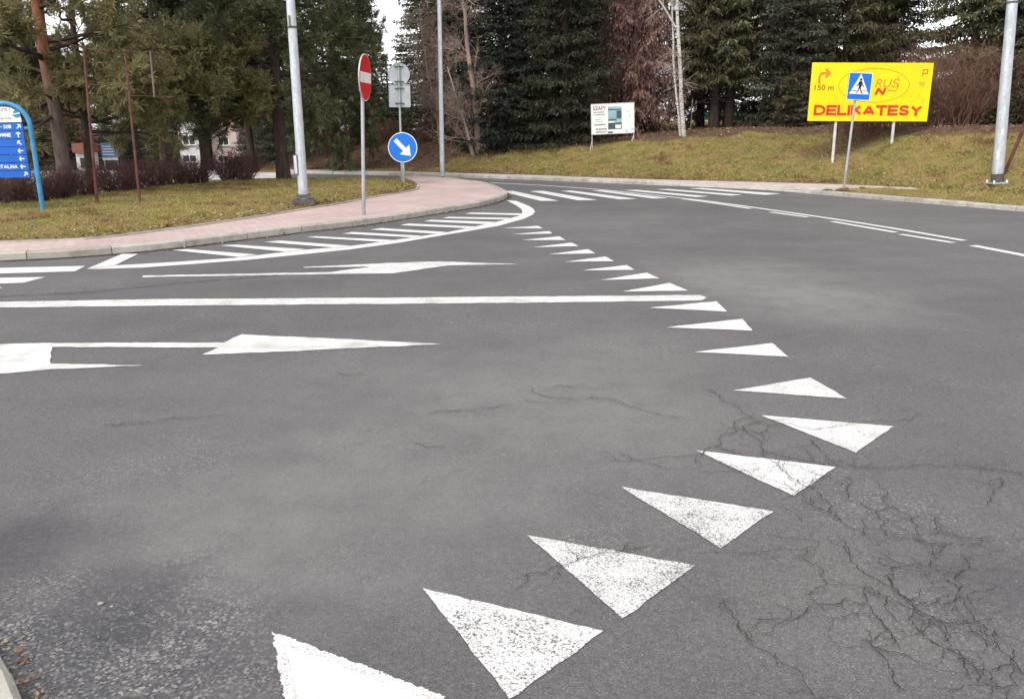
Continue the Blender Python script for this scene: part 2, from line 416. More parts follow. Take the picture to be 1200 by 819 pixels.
class MB:
    def __init__(self):
        self.v, self.f, self.t = [], [], []
        self.cuts = []
    def add(self, vs, fs, tint=0.5):
        b = len(self.v)
        self.cuts.append((b, len(self.f)))
        self.v += [tuple(float(c) for c in p) for p in vs]
        self.f += [tuple(i + b for i in f) for f in fs]
        self.t += [tint] * len(fs)
        return self
    def box(self, c, s, rotz=0.0, tint=0.5, taper=1.0):
        cx, cy, cz = c
        hx, hy, hz = s[0] / 2, s[1] / 2, s[2] / 2
        ca, sa = math.cos(rotz), math.sin(rotz)
        vs = []
        for z, k in ((-hz, 1.0), (hz, taper)):
            for x, y in ((-hx, -hy), (hx, -hy), (hx, hy), (-hx, hy)):
                x, y = x * k, y * k
                vs.append((cx + x * ca - y * sa, cy + x * sa + y * ca, cz + z))
        return self.add(vs, [(3, 2, 1, 0), (4, 5, 6, 7), (0, 1, 5, 4), (1, 2, 6, 5), (2, 3, 7, 6), (3, 0, 4, 7)], tint)
    def tube(self, pts, rad, sides=10, cap=True, tint=0.5):
        pts = [np.array(p, float) for p in pts]
        n = len(pts)
        if not hasattr(rad, '__len__'):
            rad = [rad] * n
        vs, fs = [], []
        ref = None
        for i, p in enumerate(pts):
            d = pts[min(i + 1, n - 1)] - pts[max(i - 1, 0)]
            d = d / (np.linalg.norm(d) + 1e-9)
            if ref is None:
                ref = np.array([1.0, 0, 0]) if abs(d[0]) < 0.8 else np.array([0, 1.0, 0])
            a = ref - d * ref.dot(d)
            a = a / np.linalg.norm(a)
            ref = a
            b = np.cross(d, a)
            for k in range(sides):
                an = 2 * PI * k / sides
                vs.append(p + (a * math.cos(an) + b * math.sin(an)) * rad[i])
        for i in range(n - 1):
            for k in range(sides):
                k2 = (k + 1) % sides
                fs.append((i * sides + k, i * sides + k2, (i + 1) * sides + k2, (i + 1) * sides + k))
        if cap:
            fs.append(tuple(range(sides - 1, -1, -1)))
            fs.append(tuple((n - 1) * sides + k for k in range(sides)))
        return self.add(vs, fs, tint)
    def plate(self, outline, y0, y1, tint=0.5):
        """outline in local x,z; extruded between y0 (front) and y1"""
        n = len(outline)
        vs = [(x, y0, z) for x, z in outline] + [(x, y1, z) for x, z in outline]
        tris = tessellate_polygon([[Vector((x, z, 0)) for x, z in outline]])
        area = sum(outline[i][0] * outline[(i + 1) % n][1] - outline[(i + 1) % n][0] * outline[i][1] for i in range(n))
        fs = []
        for a, b, c in tris:
            s = ((outline[b][0] - outline[a][0]) * (outline[c][1] - outline[a][1]) - (outline[c][0] - outline[a][0]) * (outline[b][1] - outline[a][1]))
            if s < 0:
                b, c = c, b
            fs.append((a, b, c))
            fs.append((a + n, c + n, b + n))
        for i in range(n):
            j = (i + 1) % n
            fs.append((i, i + n, j + n, j) if area > 0 else (j, j + n, i + n, i))
        return self.add(vs, fs, tint)
    def ring(self, ro, ri, y0, y1, sx=1.0, sz=1.0, n=48, cx=0, cz=0):
        vs, fs = [], []
        for k in range(n):
            a = 2 * PI * k / n
            c, s = math.cos(a), math.sin(a)
            for (rx, rz) in ((ro * sx, ro * sz), (ri * sx if sx == sz else ro * sx - (ro - ri), ri * sz if sx == sz else ro * sz - (ro - ri))):
                vs += [(cx + c * rx, y0, cz + s * rz), (cx + c * rx, y1, cz + s * rz)]
        for k in range(n):
            a, b = k * 4, ((k + 1) % n) * 4
            fs += [(a, b, b + 2, a + 2), (a + 1, a + 3, b + 3, b + 1), (a, a + 1, b + 1, b), (a + 2, b + 2, b + 3, a + 3)]
        return self.add(vs, fs)
    def build_each(self, name, mat, parent=None, n=1, smooth=False, M_=None):
        """every run of n added shapes becomes a mesh of its own"""
        cuts = self.cuts[::n] + [(len(self.v), len(self.f))]
        out = []
        for (v0, f0), (v1, f1) in zip(cuts[:-1], cuts[1:]):
            m_ = MB()
            m_.add(self.v[v0:v1], [tuple(i - v0 for i in f) for f in self.f[f0:f1]])
            o = m_.build(name, mat, parent, smooth)
            if M_ is not None:
                o.data.transform(M_)
            out.append(o)
        return out
    def build(self, name, mat, parent=None, smooth=False, bevel=0.0):
        me = bpy.data.meshes.new(name)
        me.from_pydata(self.v, [], self.f)
        me.materials.append(M[mat])
        if smooth:
            me.polygons.foreach_set('use_smooth', [True] * len(me.polygons))
        at = me.attributes.new('tint', 'FLOAT', 'FACE')
        at.data.foreach_set('value', self.t)
        me.update()
        o = link(bpy.data.objects.new(name, me), parent)
        if smooth:
            mod = o.modifiers.new('edge', 'EDGE_SPLIT')
            mod.split_angle = math.radians(40)
        if bevel:
            mod = o.modifiers.new('bevel', 'BEVEL')
            mod.width = bevel
            mod.segments = 2
        return o

def circ(r, n=40, cx=0, cz=0):
    return [(cx + r * math.cos(2 * PI * k / n), cz + r * math.sin(2 * PI * k / n)) for k in range(n)]

def rrect(x0, x1, z0, z1, r, n=5):
    pts = []
    for cx, cz, a0 in ((x1 - r, z1 - r, 0), (x0 + r, z1 - r, 90), (x0 + r, z0 + r, 180), (x1 - r, z0 + r, 270)):
        for k in range(n + 1):
            a = math.radians(a0 + 90 * k / n)
            pts.append((cx + r * math.cos(a), cz + r * math.sin(a)))
    return pts

def np_mesh(name, V, F, mat, parent=None, tint=None, smooth=False):
    """V (N,3), F (M,k) as one mesh"""
    V = np.asarray(V, np.float32)
    F = np.asarray(F, np.int32)
    me = bpy.data.meshes.new(name)
    me.vertices.add(len(V))
    me.vertices.foreach_set('co', V.ravel())
    k = F.shape[1]
    me.loops.add(F.size)
    me.loops.foreach_set('vertex_index', F.ravel())
    me.polygons.add(len(F))
    me.polygons.foreach_set('loop_start', np.arange(0, F.size, k, dtype=np.int32))
    if smooth:
        me.polygons.foreach_set('use_smooth', np.ones(len(F), bool))
    me.update(calc_edges=True)
    me.materials.append(M[mat])
    if tint is not None:
        at = me.attributes.new('tint', 'FLOAT', 'FACE')
        at.data.foreach_set('value', np.asarray(tint, np.float32))
    return link(bpy.data.objects.new(name, me), parent)

def unit(a):
    return a / (np.linalg.norm(a, axis=-1, keepdims=True) + 1e-9)

def segs(p0, p1, r0, r1, sides=3):
    p0, p1 = np.asarray(p0), np.asarray(p1)
    n = len(p0)
    d = unit(p1 - p0)
    ref = np.where(np.abs(d[:, 2:3]) < 0.9, np.array([[0, 0, 1.0]]), np.array([[1.0, 0, 0]]))
    a = unit(np.cross(d, ref))
    b = np.cross(d, a)
    r0 = np.broadcast_to(r0, (n,))[:, None]
    r1 = np.broadcast_to(r1, (n,))[:, None]
    V = np.zeros((n, sides * 2, 3))
    for k in range(sides):
        an = 2 * PI * k / sides
        o = a * math.cos(an) + b * math.sin(an)
        V[:, k] = p0 + o * r0
        V[:, sides + k] = p1 + o * r1
    f = np.array([[k, (k + 1) % sides, sides + (k + 1) % sides, sides + k] for k in range(sides)])
    F = (np.arange(n)[:, None, None] * sides * 2 + f[None]).reshape(-1, 4)
    return V.reshape(-1, 3), F

def blades(pos, d, L, W):
    """narrow diamonds from pos along d"""
    n = len(pos)
    d = unit(d)
    side = unit(np.cross(d, rng.normal(size=(n, 3))))
    L = np.broadcast_to(L, (n,))[:, None]
    W = np.broadcast_to(W, (n,))[:, None]
    V = np.zeros((n, 4, 3))
    V[:, 0] = pos
    V[:, 1] = pos + d * L * 0.45 + side * W / 2
    V[:, 2] = pos + d * L
    V[:, 3] = pos + d * L * 0.45 - side * W / 2
    return V.reshape(-1, 3), np.arange(n * 4).reshape(-1, 4)

def merge(parts):
    Vs, Fs, b = [], [], 0
    for V, F in parts:
        Vs.append(V); Fs.append(F + b); b += len(V)
    return np.concatenate(Vs), np.concatenate(Fs)

# ------------------------------------------------------------------ terrain
def unit(a):
    return a / (np.linalg.norm(a, axis=-1, keepdims=True) + 1e-9)

def smooth_line(pts, step=0.25):
    """Catmull-Rom through points, resampled"""
    pts = [np.array(p, float) for p in pts]
    out = []
    for i in range(len(pts) - 1):
        p0, p1, p2, p3 = pts[max(i - 1, 0)], pts[i], pts[i + 1], pts[min(i + 2, len(pts) - 1)]
        n = max(2, int(np.linalg.norm(p2 - p1) / step))
        for k in range(n):
            t = k / n
            out.append(0.5 * ((2 * p1) + (-p0 + p2) * t + (2 * p0 - 5 * p1 + 4 * p2 - p3) * t * t + (-p0 + 3 * p1 - 3 * p2 + p3) * t ** 3))
    out.append(pts[-1])
    return np.array(out)

def offset(line, d):
    t = np.gradient(line, axis=0)
    t = unit(t)
    return line + np.stack([-t[:, 1], t[:, 0]], -1) * d

KF_PX = [(330, 203), (420, 205), (500, 207), (560, 209), (620, 211), (700, 214.3), (770, 217.3), (835, 219.8), (900, 223), (930, 225.5), (990, 230.8), (1060, 236.6),
         (1130, 242.3), (1200, 248.5), (1300, 257), (1500, 275)]
KF = smooth_line([P(x, y)[:2] for x, y in KF_PX], 0.3)
KB = offset(KF, 0.15)
kbx = KB[np.argsort(KB[:, 0])]
BE_PX = [(330, 199), (362, 201), (450, 203.5), (500, 204.8), (560, 206.5), (620, 208), (700, 209.5), (770, 211), (830, 212.3), (900, 214),
         (970, 216), (1020, 218), (1077, 220.5), (1130, 224), (1200, 229), (1300, 236), (1500, 250)]
BE = np.array([P(x, y, 0.10) for x, y in BE_PX])
BE[:, 1] = np.maximum(BE[:, 1], np.interp(BE[:, 0], kbx[:, 0], kbx[:, 1]) + 0.7)
AMP_PX = {330: .6, 450: .86, 540: .85, 700: .95, 800: 1.14, 950: 1.36, 1200: 1.4, 1500: 1.4}
AX = np.array([P(k, np.interp(k, [q[0] for q in BE_PX], [q[1] for q in BE_PX]), .1)[0] for k in AMP_PX])
AV = np.array(list(AMP_PX.values()))
def ss(x):
    x = np.clip(x, 0, 1)
    return x * x * (3 - 2 * x)
def yback(x):
    return np.interp(x, BE[:, 0], BE[:, 1])
def lump(x, y, k=1.0):
    return (np.sin(x * 1.7 + 1.3 * np.sin(y * 0.9)) * np.sin(y * 1.9 + 0.7) * 0.5 + np.sin(x * 4.1 + y * 2.3) * np.sin(y * 3.7 - x * 1.1) * 0.3) * k
def H(x, y):
    x, y = np.asarray(x, float), np.asarray(y, float)
    s = y - yback(x)
    amp = np.interp(x, AX, AV)
    bl = np.interp(x, [5.5, 9.5], [6.2, 8.4])
    bank = 0.10 + amp * (0.62 * np.clip(s / bl, 0, 1) + 0.38 * ss(s / bl)) + 0.008 * np.clip(s - bl, 0, 60) + lump(x, y, 0.05) * np.clip(s / 1.5, 0, 1)
    bank = np.where(s < 0, -0.03 + 0.12 * ss((s + 0.25) / 0.25), bank)
    left = np.where(y > 33, -0.055 * np.clip(y - 33, 0, 70), 0.0) - 0.03
    w = ss((x + 12.5) / 3.5)
    return left * (1 - w) + bank * w

def PT(px, py):
    """where a pixel's ray meets the terrain"""
    d = ray(px, py)
    lo = None
    for Y in np.arange(15, 80, 0.05):
        q = d * (Y / d[1])
        if CAM_H + q[2] <= float(H(q[0], Y)):
            return np.array([q[0], Y, float(H(q[0], Y))])
    return PD(px, py, 40)

def at(px, Y):
    """ground point in the photo's column px at distance Y"""
    q = PD(px, 150, Y)
    return np.array([q[0], Y, float(H(q[0], Y))])

def axis(lo, hi, near, step, far):
    a = list(np.arange(near[0], near[1] + 1e-6, step))
    x = near[1]; s = step
    while x < hi:
        s *= 1.35; x += s; a.append(min(x, hi))
    x = near[0]; s = step; b = []
    while x > lo:
        s *= 1.35; x -= s; b.append(max(x, lo))
    return np.array(b[::-1] + a)
gx = axis(-900, 900, (-26, 24), 0.3, 0)
gy = axis(-200, 1500, (19, 46), 0.22, 0)
X, Y = np.meshgrid(gx, gy)
Z = H(X, Y)
nx, ny = len(gx), len(gy)
V = np.stack([X, Y, Z], -1).reshape(-1, 3)
ii = (np.arange(ny - 1)[:, None] * nx + np.arange(nx - 1)[None]).ravel()
F = np.stack([ii, ii + 1, ii + nx + 1, ii + nx], -1)
g = np_mesh('ground', V, F, 'soil', smooth=True)
def litter(x, y):
    s = y - yback(x)
    # brown litter under the trees, on the left part of the slope and along the footway
    # upper edge of the grass along the photographed slope
    top = np.interp(x, [-9, -2.6, -1.6, -0.3, 3.0, 6.6, 10.5, 12.0, 14.5], [0, 0.5, 3.2, 4.2, 4.6, 5.4, 6.8, 6.4, 6.0])
    l = ss((s - top + 0.5 * np.sin(x * 2.1) * np.sin(x * 0.83 + 1)) / 0.9)
    for (cx, cy, r) in ((9.5, 26.0, 1.1), (10.4, 26.1, 1.1), (11.6, 26.0, 1.2), (12.8, 26.2, 1.2)):
        l = np.maximum(l, 0.55 * ss(1.6 - np.hypot(x - cx, (y - cy) * 1.2) / r))
    l = np.maximum(l, 0.5 * ss((0.6 - s) / 0.6))
    l = np.where((s > 16) & (x > -3), 0.05, l)
    l = np.where(x < -4.5, np.maximum(l, 0.9 * ss((-4.0 - x) / 1.0) * ss(s / 1.0) * ss((14 - s) / 3)), l)
    return l
la = g.data.attributes.new('litter', 'FLOAT', 'POINT')
la.data.foreach_set('value', litter(V[:, 0], V[:, 1]).astype(np.float32))
tag(g, kind='structure')

def cdt(outline, z, name, mat, kind='structure', inner=None, zf=None):
    """flat or mounded sheet filling an outline of world xy points"""
    pts = [Vector((p[0], p[1])) for p in outline]
    n = len(pts)
    extra = [Vector(p) for p in (inner if inner is not None else [])]
    vo, _, fo, *_ = delaunay_2d_cdt(pts + extra, [(i, (i + 1) % n) for i in range(n)], [], 1, 1e-5)
    me = bpy.data.meshes.new(name)
    me.from_pydata([(p.x, p.y, z + (zf(p.x, p.y) if zf else 0.0)) for p in vo], [], [tuple(f) for f in fo])
    me.materials.append(M[mat])
    bm = bmesh.new(); bm.from_mesh(me)
    for f in bm.faces:
        if f.normal.z < 0:
            f.normal_flip()
    bm.to_mesh(me); bm.free()
    o = link(bpy.data.objects.new(name, me))
    return tag(o, kind=kind)

# ------------------------------------------------------------------ road
road = [(-70, -25), (70, -25), (70, KF[-1][1])] + [tuple(p) for p in (KF + np.array([0, 0.06]))[::-1]] + [(KF[0][0] - 6, 33.0), (-70, 33.0)]
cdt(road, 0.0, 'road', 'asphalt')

def kerb(line, width, zf, name, seg=1.0, side=1):
    mb = MB()
    dl = np.r_[0, np.cumsum(np.linalg.norm(np.diff(line, axis=0), axis=1))]
    L = dl[-1]
    off = offset(line, width * side)
    n = int(L / seg)
    for i in range(n):
        a, b = i * L / n, (i + 1) * L / n - 0.012
        pts = []
        for t in (a, (a + b) / 2, b):
            pts.append((np.array([np.interp(t, dl, line[:, 0]), np.interp(t, dl, line[:, 1])]), np.array([np.interp(t, dl, off[:, 0]), np.interp(t, dl, off[:, 1])])))
        z = random.uniform(-0.006, 0.006)
        vs = []
        for (p, q) in pts:
            h = zf(p[0]) + z
            c = 0.022
            u = (q - p) / np.linalg.norm(q - p)
            vs += [(*p, -0.05), (*p, h - c), (*(p + u * c), h), (*q, h), (*q, -0.05)]
        fs = []
        for s in range(2):
            for k in range(4):
                f = (s * 5 + k, (s + 1) * 5 + k, (s + 1) * 5 + k + 1, s * 5 + k + 1)
                fs.append(f if side > 0 else f[::-1])
        fs += [(0, 1, 2, 3, 4), (14, 13, 12, 11, 10)]
        mb.add(vs, fs, random.random())
    return tag(mb.build(name, 'kerb'), kind='structure')

XLO = (P(760, 217)[0], P(845, 220)[0], P(905, 223)[0], P(985, 230)[0])
def kz(x):
    return 0.10 - 0.075 * ss((x - XLO[0]) / (XLO[1] - XLO[0])) * ss((XLO[3] - x) / (XLO[3] - XLO[2]))
kerb(KF, 0.15, kz, 'far_kerb')
# footway between kerb and bank, verge to the right of the crossing
xv = P(985, 222, .1)[0]
xe = P(1085, 221, .1)[0]
V, F = [], []
xs = np.arange(BE[0][0] + 0.2, xe, 0.25)
vf_px = [(975, 225.5), (990, 222.5), (1015, 220.3), (1050, 221.5), (1090, 222.5)]
vf = np.array([P(x, y, .1)[:2] for x, y in vf_px])
for i, x in enumerate(xs):
    yk = np.interp(x, kbx[:, 0], kbx[:, 1])
    zk = kz(x) - 0.006
    if x > vf[0][0]:
        yk = max(yk, np.interp(x, vf[:, 0], vf[:, 1])); zk = 0.10
    yb = max(yback(x) + 0.05, yk + 0.05)
    for t in (0, 0.5, 1):
        V.append((x, yk + (yb - yk) * t, zk + (0.105 - zk) * min(1, t * 1.5)))
for i in range(len(xs) - 1):
    for k in range(2):
        a = i * 3 + k
        F.append((a, a + 3, a + 4, a + 1))
tag(np_mesh('far_footway', V, F, 'slabs', smooth=True), kind='structure')
V, F = [], []
xs = np.arange(vf[0][0] + 0.05, 45, 0.25)
def vz(x, y):
    return 0.105 + 0.03 * abs(math.sin(x * 2.1)) * 0.5
for i, x in enumerate(xs):
    yk = np.interp(x, kbx[:, 0], kbx[:, 1]) if x < kbx[-1, 0] else kbx[-1, 1]
    y1 = np.interp(x, vf[:, 0], vf[:, 1]) if x < xe else yback(x) + 0.06
    y1 = max(y1, yk + 0.03)
    for t in np.linspace(0, 1, 5):
        V.append((x, yk + (y1 - yk) * t, 0.098 + 0.05 * math.sin(PI * min(1, t * 1.0)) * (0.6 + 0.4 * math.sin(x * 3))))
for i in range(len(xs) - 1):
    for k in range(4):
        a = i * 5 + k
        F.append((a, a + 5, a + 6, a + 1))
vg = np_mesh('verge', V, F, 'soil', smooth=True)
VERGE = np.array(V)
tag(vg, kind='structure')
la = vg.data.attributes.new('litter', 'FLOAT', 'POINT')
la.data.foreach_set('value', np.full(len(V), 0.2, np.float32))

# ------------------------------------------------------------------ traffic island
IF_PX = [(-420, 326), (-200, 317), (-80, 311.5), (0, 306), (60, 303.5), (110, 300), (165, 295.5), (215, 290), (270, 283), (320, 277), (350, 273), (420, 265), (480, 256),
         (540, 246.3), (572, 240), (589, 235), (595, 231), (590, 226.5), (574, 219.5), (548, 215), (520, 212), (495, 210.6), (470, 210.2)]
isl = smooth_line([P(x, y)[:2] for x, y in IF_PX], 0.25)
kerb(isl, 0.15, lambda x: 0.115, 'island_kerb', 1.0)
isl_in = offset(isl, 0.15)
GE_PX = [(-420, 304), (-200, 296), (0, 284.8), (100, 281), (200, 269.5), (300, 255), (350, 247), (400, 239), (450, 229.5), (484, 224), (491, 220.5), (490, 216), (482, 211.2)]
ge = smooth_line([P(x, y, 0.11)[:2] for x, y in GE_PX], 0.3)
pave = [tuple(p) for p in isl_in] + [tuple(p) for p in ge[::-1]]
cdt(pave, 0.108, 'island_pavement', 'paving')
# thin edging kerb between paving and lawn
mbk = MB()
geo = offset(ge, 0.06)
for i in range(0, len(ge) - 1):
    a, b, c, d = ge[i], ge[i + 1], geo[i + 1], geo[i]
    z0 = 0.135
    mbk.add([(*a, 0.05), (*b, 0.05), (*b, z0), (*a, z0), (*d, z0), (*c, z0)], [(0, 1, 2, 3), (3, 2, 5, 4)], random.random())
tag(mbk.build('lawn_edging', 'kerb'), kind='structure')
BK_PX = [(482, 211.2), (440, 210.5), (370, 210.5), (310, 211.5), (240, 215), (160, 222), (80, 231), (0, 240), (-200, 258), (-420, 280)]
bk = [P(x, y, 0.11)[:2] for x, y in BK_PX]
lawn_out = [tuple(p) for p in geo] + [tuple(p) for p in bk[1:]]
LP = np.array(lawn_out)
def inside(poly, pts):
    x, y = pts[:, 0], pts[:, 1]
    r = np.zeros(len(pts), bool)
    j = len(poly) - 1
    for i in range(len(poly)):
        xi, yi = poly[i]; xj, yj = poly[j]
        c = ((yi > y) != (yj > y)) & (x < (xj - xi) * (y - yi) / (yj - yi + 1e-12) + xi)
        r ^= c
        j = i
    return r
def dist_edge(poly, pts):
    d = np.full(len(pts), 1e9)
    for i in range(len(poly)):
        a, b = poly[i], poly[(i + 1) % len(poly)]
        ab = b - a
        t = np.clip(((pts - a) @ ab) / (ab @ ab + 1e-12), 0, 1)
        d = np.minimum(d, np.linalg.norm(pts - (a + t[:, None] * ab), axis=1))
    return d
lo, hi = LP.min(0), LP.max(0)
gxx, gyy = np.meshgrid(np.arange(lo[0], hi[0], 0.4), np.arange(lo[1], hi[1], 0.4))
ip = np.stack([gxx.ravel(), gyy.ravel()], -1)
ip = ip[inside(LP, ip)]
ip = ip[dist_edge(LP, ip) > 0.12]
def lz(x, y):
    d = dist_edge(LP, np.array([[x, y]]))[0]
    return 0.012 + 0.11 * float(ss(d / 1.6)) + float(lump(x, y, 0.03)) * min(1, d)
lawn = cdt(lawn_out, 0.108, 'island_lawn', 'soil', inner=[tuple(p) for p in ip], zf=lz)
la = lawn.data.attributes.new('litter', 'FLOAT', 'POINT')
lv = np.array([v.co[:2] for v in lawn.data.vertices])
la.data.foreach_set('value', (0.55 * ss(1 - dist_edge(np.array(geo), lv) / 0.9) * 0 + 0.12).astype(np.float32))
def ISL(px, py):
    q = P(px, py, 0.2)
    return np.array([q[0], q[1], 0.108 + lz(q[0], q[1])])

# pale forecourt behind the hedge
fc = [P(x, y)[:2] for x, y in ((322, 209), (345, 204), (335, 200.3), (150, 199.5), (-250, 204), (-700, 225), (-500, 262), (-200, 246), (0, 234), (160, 217), (250, 211))]
cdt([tuple(p) for p in fc], 0.004, 'forecourt', 'forecourt')

# ------------------------------------------------------------------ markings
def rough_poly(pts, amp, step=0.012):
    out = []
    e = 0.0
    for i in range(len(pts)):
        a, b = np.array(pts[i]), np.array(pts[(i + 1) % len(pts)])
        L = np.linalg.norm(b - a)
        n = max(2, int(L / step))
        nrm = np.array([-(b - a)[1], (b - a)[0]]) / L
        for k in range(n):
            e = 0.6 * e + random.gauss(0, amp * 0.8)
            out.append(tuple(a + (b - a) * k / n + nrm * e))
    return out
def poly_mesh(name, polys, mat, z=0.004, rough=0.0):
    mb = MB()
    for pl in polys:
        pts = [P(x, y)[:2] for (x, y) in pl]
        if rough:
            pts = rough_poly(pts, rough, 0.04)
        n = len(pts)
        tris = tessellate_polygon([[Vector((p[0], p[1], 0)) for p in pts]])
        fs = []
        for a, b, c in tris:
            s = (pts[b][0] - pts[a][0]) * (pts[c][1] - pts[a][1]) - (pts[c][0] - pts[a][0]) * (pts[b][1] - pts[a][1])
            fs.append((a, b, c) if s > 0 else (a, c, b))
        mb.add([(p[0], p[1], z) for p in pts], fs)
    return tag(mb.build(name, mat), kind='structure')

def ribbon(name, lines, w, mat, z=0.004):
    mb = MB()
    for ln in lines:
        pts = smooth_line([P(x, y)[:2] for x, y in ln], 0.4)
        a, b = offset(pts, w / 2), offset(pts, -w / 2)
        vs = [(*p, z) for p in a] + [(*p, z) for p in b]
        n = len(pts)
        mb.add(vs, [(n + i, n + i + 1, i + 1, i) for i in range(n - 1)])
    return tag(mb.build(name, mat), kind='structure')

poly_mesh('far_crosswalk_marking', [
    [(584.4, 224), (601, 224), (655, 235.7), (633.4, 235.7)], [(620.8, 224.3), (636.3, 224), (700, 234.8), (677.4, 235.1)],
    [(656.8, 224), (670, 223.7), (746.8, 233.4), (725.7, 233.9)], [(693.5, 223.4), (706.7, 223.4), (783, 232.5), (765, 233)],
    [(731, 223.2), (746, 222.8), (831, 230.4), (816, 231.3)], [(768.5, 222.2), (783, 221.8), (870, 228.6), (857, 229.6)],
    [(806, 220.9), (823, 220.7), (915, 227.3), (897, 228.7)]], 'paint')
ribbon('centre_line', [[(575, 214.6), (620, 216.8), (660, 219.3), (700, 222.3), (740, 226.3), (783, 231), (833, 236.7), (947, 252.7), (1040, 267), (1130, 282.5)]], 0.12, 'paint', 0.006)
ribbon('broken_line', [[(800, 233.4), (840, 239), (880, 245)], [(903, 249), (947, 255)], [(975, 260), (1010, 266), (1050, 272.9)], [(1055, 275), (1117, 284.9)]], 0.12, 'paint', 0.006)
ribbon('lane_dash', [[(1140, 288), (1205, 300.5), (1330, 325)]], 0.14, 'paint')
poly_mesh('near_crosswalk_marking', [
    [(-160, 315), (0, 314.3), (100, 312), (88, 318.3), (0, 321), (-160, 324)], [(-160, 327), (0, 326), (53, 325), (28, 331.7), (0, 332.7), (-160, 335)],
    [(-160, 337), (0, 336.7), (3, 338), (-160, 341)]], 'paint')
edge_lo = [(101.7, 316), (166.7, 314), (230, 309.5), (290, 305), (350, 298.9), (408.6, 292.9), (467, 285), (514, 276.9), (550, 271), (584.5, 265), (614, 256.8), (624, 252.2), (627, 248.5), (625, 245), (619.7, 241.6), (605, 235.7)]
edge_hi = [(593, 235), (605, 241), (611, 245.5), (612.4, 249.4), (608, 253.3), (584.5, 259.7), (550, 267.2), (526, 272.3), (467, 281), (408.6, 289), (350, 293.7), (276, 302.5), (200, 307.7), (135, 311.5)]
poly_mesh('island_edge_marking', [edge_lo + edge_hi], 'paint')
poly_mesh('hatch_marking', [
    [(101.7, 315.9), (143, 298.3), (162, 298.3), (135, 311.6)], [(201.7, 293.8), (220, 292.7), (301.7, 299), (280, 302)],
    [(258, 288.3), (278, 287.5), (358, 292.8), (337, 296)], [(310, 284.3), (328, 282.5), (411, 288.8), (395, 291)], [(358.8, 278.6), (370, 277.6), (461, 282), (448, 284.3)],
    [(401, 274.4), (413, 272.5), (496.6, 277.2), (485, 279)], [(433.6, 269.7), (446.7, 267.9), (523, 272.6), (512.7, 274.8)], [(468.7, 264.6), (479, 262.6), (561, 266.3), (550, 268.2)],
    [(496.6, 260), (505.4, 258.2), (581.6, 260.8), (573, 263.6)], [(518.6, 256.4), (526, 254.7), (599, 256), (592, 258)], [(545, 251.2), (552.3, 249.7), (611.9, 250.8), (608, 252.9)]], 'paint', 0.008)
poly_mesh('far_lane_arrow_marking', [[(167, 325.3), (166.5, 323.2), (350, 320.1), (388, 319.2), (435, 312.9), (356, 314), (356, 313.4), (452.6, 308.8), (514, 306.8), (612, 310), (524.4, 311.3), (461.4, 320.7), (350, 322.2)]], 'paint_used', 0.004, 0.006)
poly_mesh('lane_line_marking', [[(-160, 355.5), (0, 354.2), (200, 350.7), (400, 349.6), (500, 348.9), (676, 347.4), (819.6, 346.2), (828, 349), (822.5, 352.4), (676, 354.6), (500, 356.2), (400, 357), (200, 358.6), (0, 360.8), (-160, 362.5)]], 'paint_used', 0.004, 0.005)
poly_mesh('near_lane_arrow_marking', [[(61, 402.3), (263, 402), (283, 392.3), (400, 397.5), (518, 403.6), (400, 409), (310, 413.3), (238, 416), (256.7, 407.7), (61, 407)],
    [(-120, 405), (0, 403.3), (60.9, 402.3), (60.5, 415), (59, 426.7), (168, 428.7), (60, 433), (0, 438.5), (-120, 446)]], 'paint_grey', 0.004, 0.005)

TRI = [([(495, 690), (708, 740), (598, 819)], 'paint_speckled'), ([(617, 628), (815, 663), (730, 725)], 'paint_worn'), ([(728, 571), (906, 600), (845, 643)], 'paint_worn'),
       ([(815, 528), (979, 548), (930, 582)], 'paint_used'), ([(892, 487), (1047, 500), (1003, 531)], 'paint_used'), ([(950, 443), (992, 467.5), (859, 458)], 'paint_used'),
       ([(905, 402.5), (924, 418.5), (814, 413)], 'paint'), ([(870, 374), (882, 388), (780, 384)], 'paint'), ([(840, 353.5), (852, 365.5), (761, 361)], 'paint'),
       ([(784.4, 331.9), (806.4, 341), (730, 342)], 'paint'), ([(758, 320), (772.6, 326.6), (703.7, 328.6)], 'paint'), ([(734.5, 311), (744, 316.6), (681.8, 317.2)], 'paint'),
       ([(709.6, 301), (720, 306.4), (661.2, 307.2)], 'paint'), ([(689, 292.3), (698, 297.3), (643.6, 298.4)], 'paint'), ([(670, 284.7), (678.2, 288.8), (624.6, 290.2)], 'paint'),
       ([(655.4, 277.3), (662.7, 281.7), (611.4, 281.7)], 'paint'), ([(643.7, 271.2), (647.2, 274.1), (599, 275)], 'paint'), ([(630.5, 265), (636.3, 268), (589.4, 267.7)], 'paint')]
def flat_world(name, polys, mat, z):
    mb = MB()
    for pts in polys:
        tris = tessellate_polygon([[Vector((p[0], p[1], 0)) for p in pts]])
        fs = []
        for a, b, c in tris:
            s = (pts[b][0] - pts[a][0]) * (pts[c][1] - pts[a][1]) - (pts[c][0] - pts[a][0]) * (pts[b][1] - pts[a][1])
            fs.append((a, b, c) if s > 0 else (a, c, b))
        mb.add([(p[0], p[1], z) for p in pts], fs)
    return tag(mb.build(name, mat), kind='structure')
for kind in ('paint_speckled', 'paint_worn', 'paint_used', 'paint'):
    flat_world('give_way_triangle_marking', [rough_poly([P(x, y)[:2] for x, y in t], 0.0025, 0.03) for t, k in TRI if k == kind], kind, 0.004)
big = [P(318, 740)[:2], P(522, 817)[:2], P(358, 945)[:2]]
flat_world('give_way_triangle_marking', [rough_poly(big, 0.003, 0.005)], 'paint_used', 0.004)
cen = sum(np.array(p) for p in big) / 3
